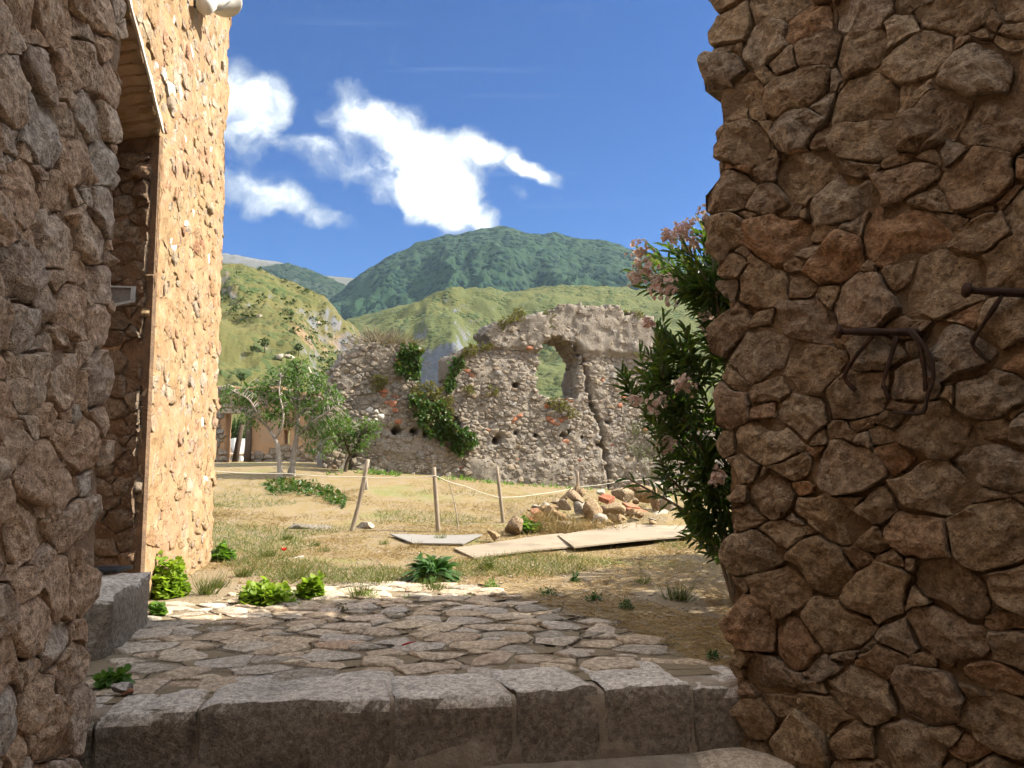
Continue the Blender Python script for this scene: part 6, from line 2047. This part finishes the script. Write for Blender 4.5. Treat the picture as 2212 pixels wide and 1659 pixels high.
# ---------------------------------------------------------------- scrub and trees on the left hill
XX, YY, ZZ = NEARG


def on_hill(px, py, G):
    """first point of a hill grid seen along a sight line (nearest grid node)"""
    d = ray(px, py)
    Xg, Yg, Zg = G
    pcol = np.argmin(np.abs(Xg[:, 0] / Yg[:, 0] - d[0]))
    q_ = (Zg[pcol] - CAM[2]) / Yg[pcol]
    j = np.nonzero(q_ >= d[2])[0]
    if len(j) == 0:
        return None
    j = j[0]
    return np.array([Xg[pcol, j], Yg[pcol, j], Zg[pcol, j]])


parts_ = []
for i in range(1000):
    px, py = random.uniform(440, 800), random.uniform(575, 850)
    p = on_hill(px, py, NEARG)
    if p is None or p[1] > 325:
        continue
    if vnoise([p / 28.0], 41)[0] < -0.05 + 0.4 * random.random():
        continue
    s_ = 0.35 + 0.9 * random.random() ** 2.5
    n = 14
    u = sphere_dirs(n); u[:, 2] = np.abs(u[:, 2])
    V_, F_ = leaves(p + u * [s_, s_, s_ * .8] * .6, u + rng.normal(size=(n, 3)) * .5, s_ * .8, s_ * .6, 'leaf')
    parts_.append((V_, F_))
V, F = join(parts_)
o = mesh_obj('hillside_scrub', V, F, MAT['far_leaf']); o['kind'] = 'stuff'; o['label'] = 'dark green scrub dotted over the left hillside'; o['category'] = 'scrub'
for (px, py, hpx, lb) in ((571, 770, 34, 'lone dark tree on the left hillside beside the pale rocks'), (645, 772, 30, 'lone round tree on the left hillside near the cliff'), (545, 775, 22, 'low dark bushy tree left of the lone hillside trees'),
                          (520, 842, 30, 'broad dark bush at the foot of the left hillside')):
    p = on_hill(px, py, NEARG)
    if p is None:
        continue
    h_ = hpx * p[1] / FD
    T = thing('hill_tree', lb, 'tree', p, 'trees on the left hillside')
    n = 260
    u = sphere_dirs(n)
    C = p + [0, 0, h_ * .68] + u * [h_ * .36, h_ * .36, h_ * .30] * (rng.random((n, 1)) ** .35) * (0.8 + 0.35 * vnoise(u * 2.2 + px, 3))[:, None]
    V, F = leaves(C, u + rng.normal(size=(n, 3)) * .6, h_ * .12, h_ * .09, 'leaf'); mesh_obj('crown', V, F, MAT['far_leaf'], T, base=p)
    mb = MB(); mb.tube([p - UPV, p + [0.1, 0, h_ * .3], p + [0, 0, h_ * .7]], [h_ * .035, h_ * .03, h_ * .01], 6); mb.part('trunk', MAT['dark_bark'], T)
for k, (px, py, w, h, lb) in enumerate(((601, 772, 26, 18, 'left of two pale rocks on the left hillside'), (625, 776, 22, 16, 'right of two pale rocks on the left hillside'), (665, 806, 22, 22, 'pale rock outcrop near the foot of the cliff'),
                                        (560, 690, 16, 10, 'small pale rock high on the left hillside'), (688, 700, 20, 14, 'pale rock on the hillside above the cliff'))):
    p = on_hill(px, py, NEARG)
    if p is not None:
        kk = p[1] / FD
        rock('hill_rock', p, (w * kk, w * kk, h * kk), 'grey_stone', 600 + k, lb, 'rock', (0, .2, k), 8, 'pale rocks on the left hillside')

# ---------------------------------------------------------------- air
hz = MB(); hz.box((-7500, -60, -3.0), (7500, 5900, 1250))
V, F = hz.done()
m_, N = new_mat('haze_air')
pv_ = N.n('ShaderNodeVolumePrincipled')
pv_.inputs['Color'].default_value = (0.55, 0.75, 1.0, 1)
pv_.inputs['Density'].default_value = 0.000033
pv_.inputs['Anisotropy'].default_value = 0.2
oo = N.n('ShaderNodeOutputMaterial'); N.link(pv_.outputs[0], oo.inputs['Volume'])
MAT['haze_air'] = m_
HAZE = mesh_obj('haze', V, F, m_, smooth=False); HAZE['kind'] = 'stuff'; HAZE['label'] = 'thin bluish air over the far mountains'; HAZE['category'] = 'haze'
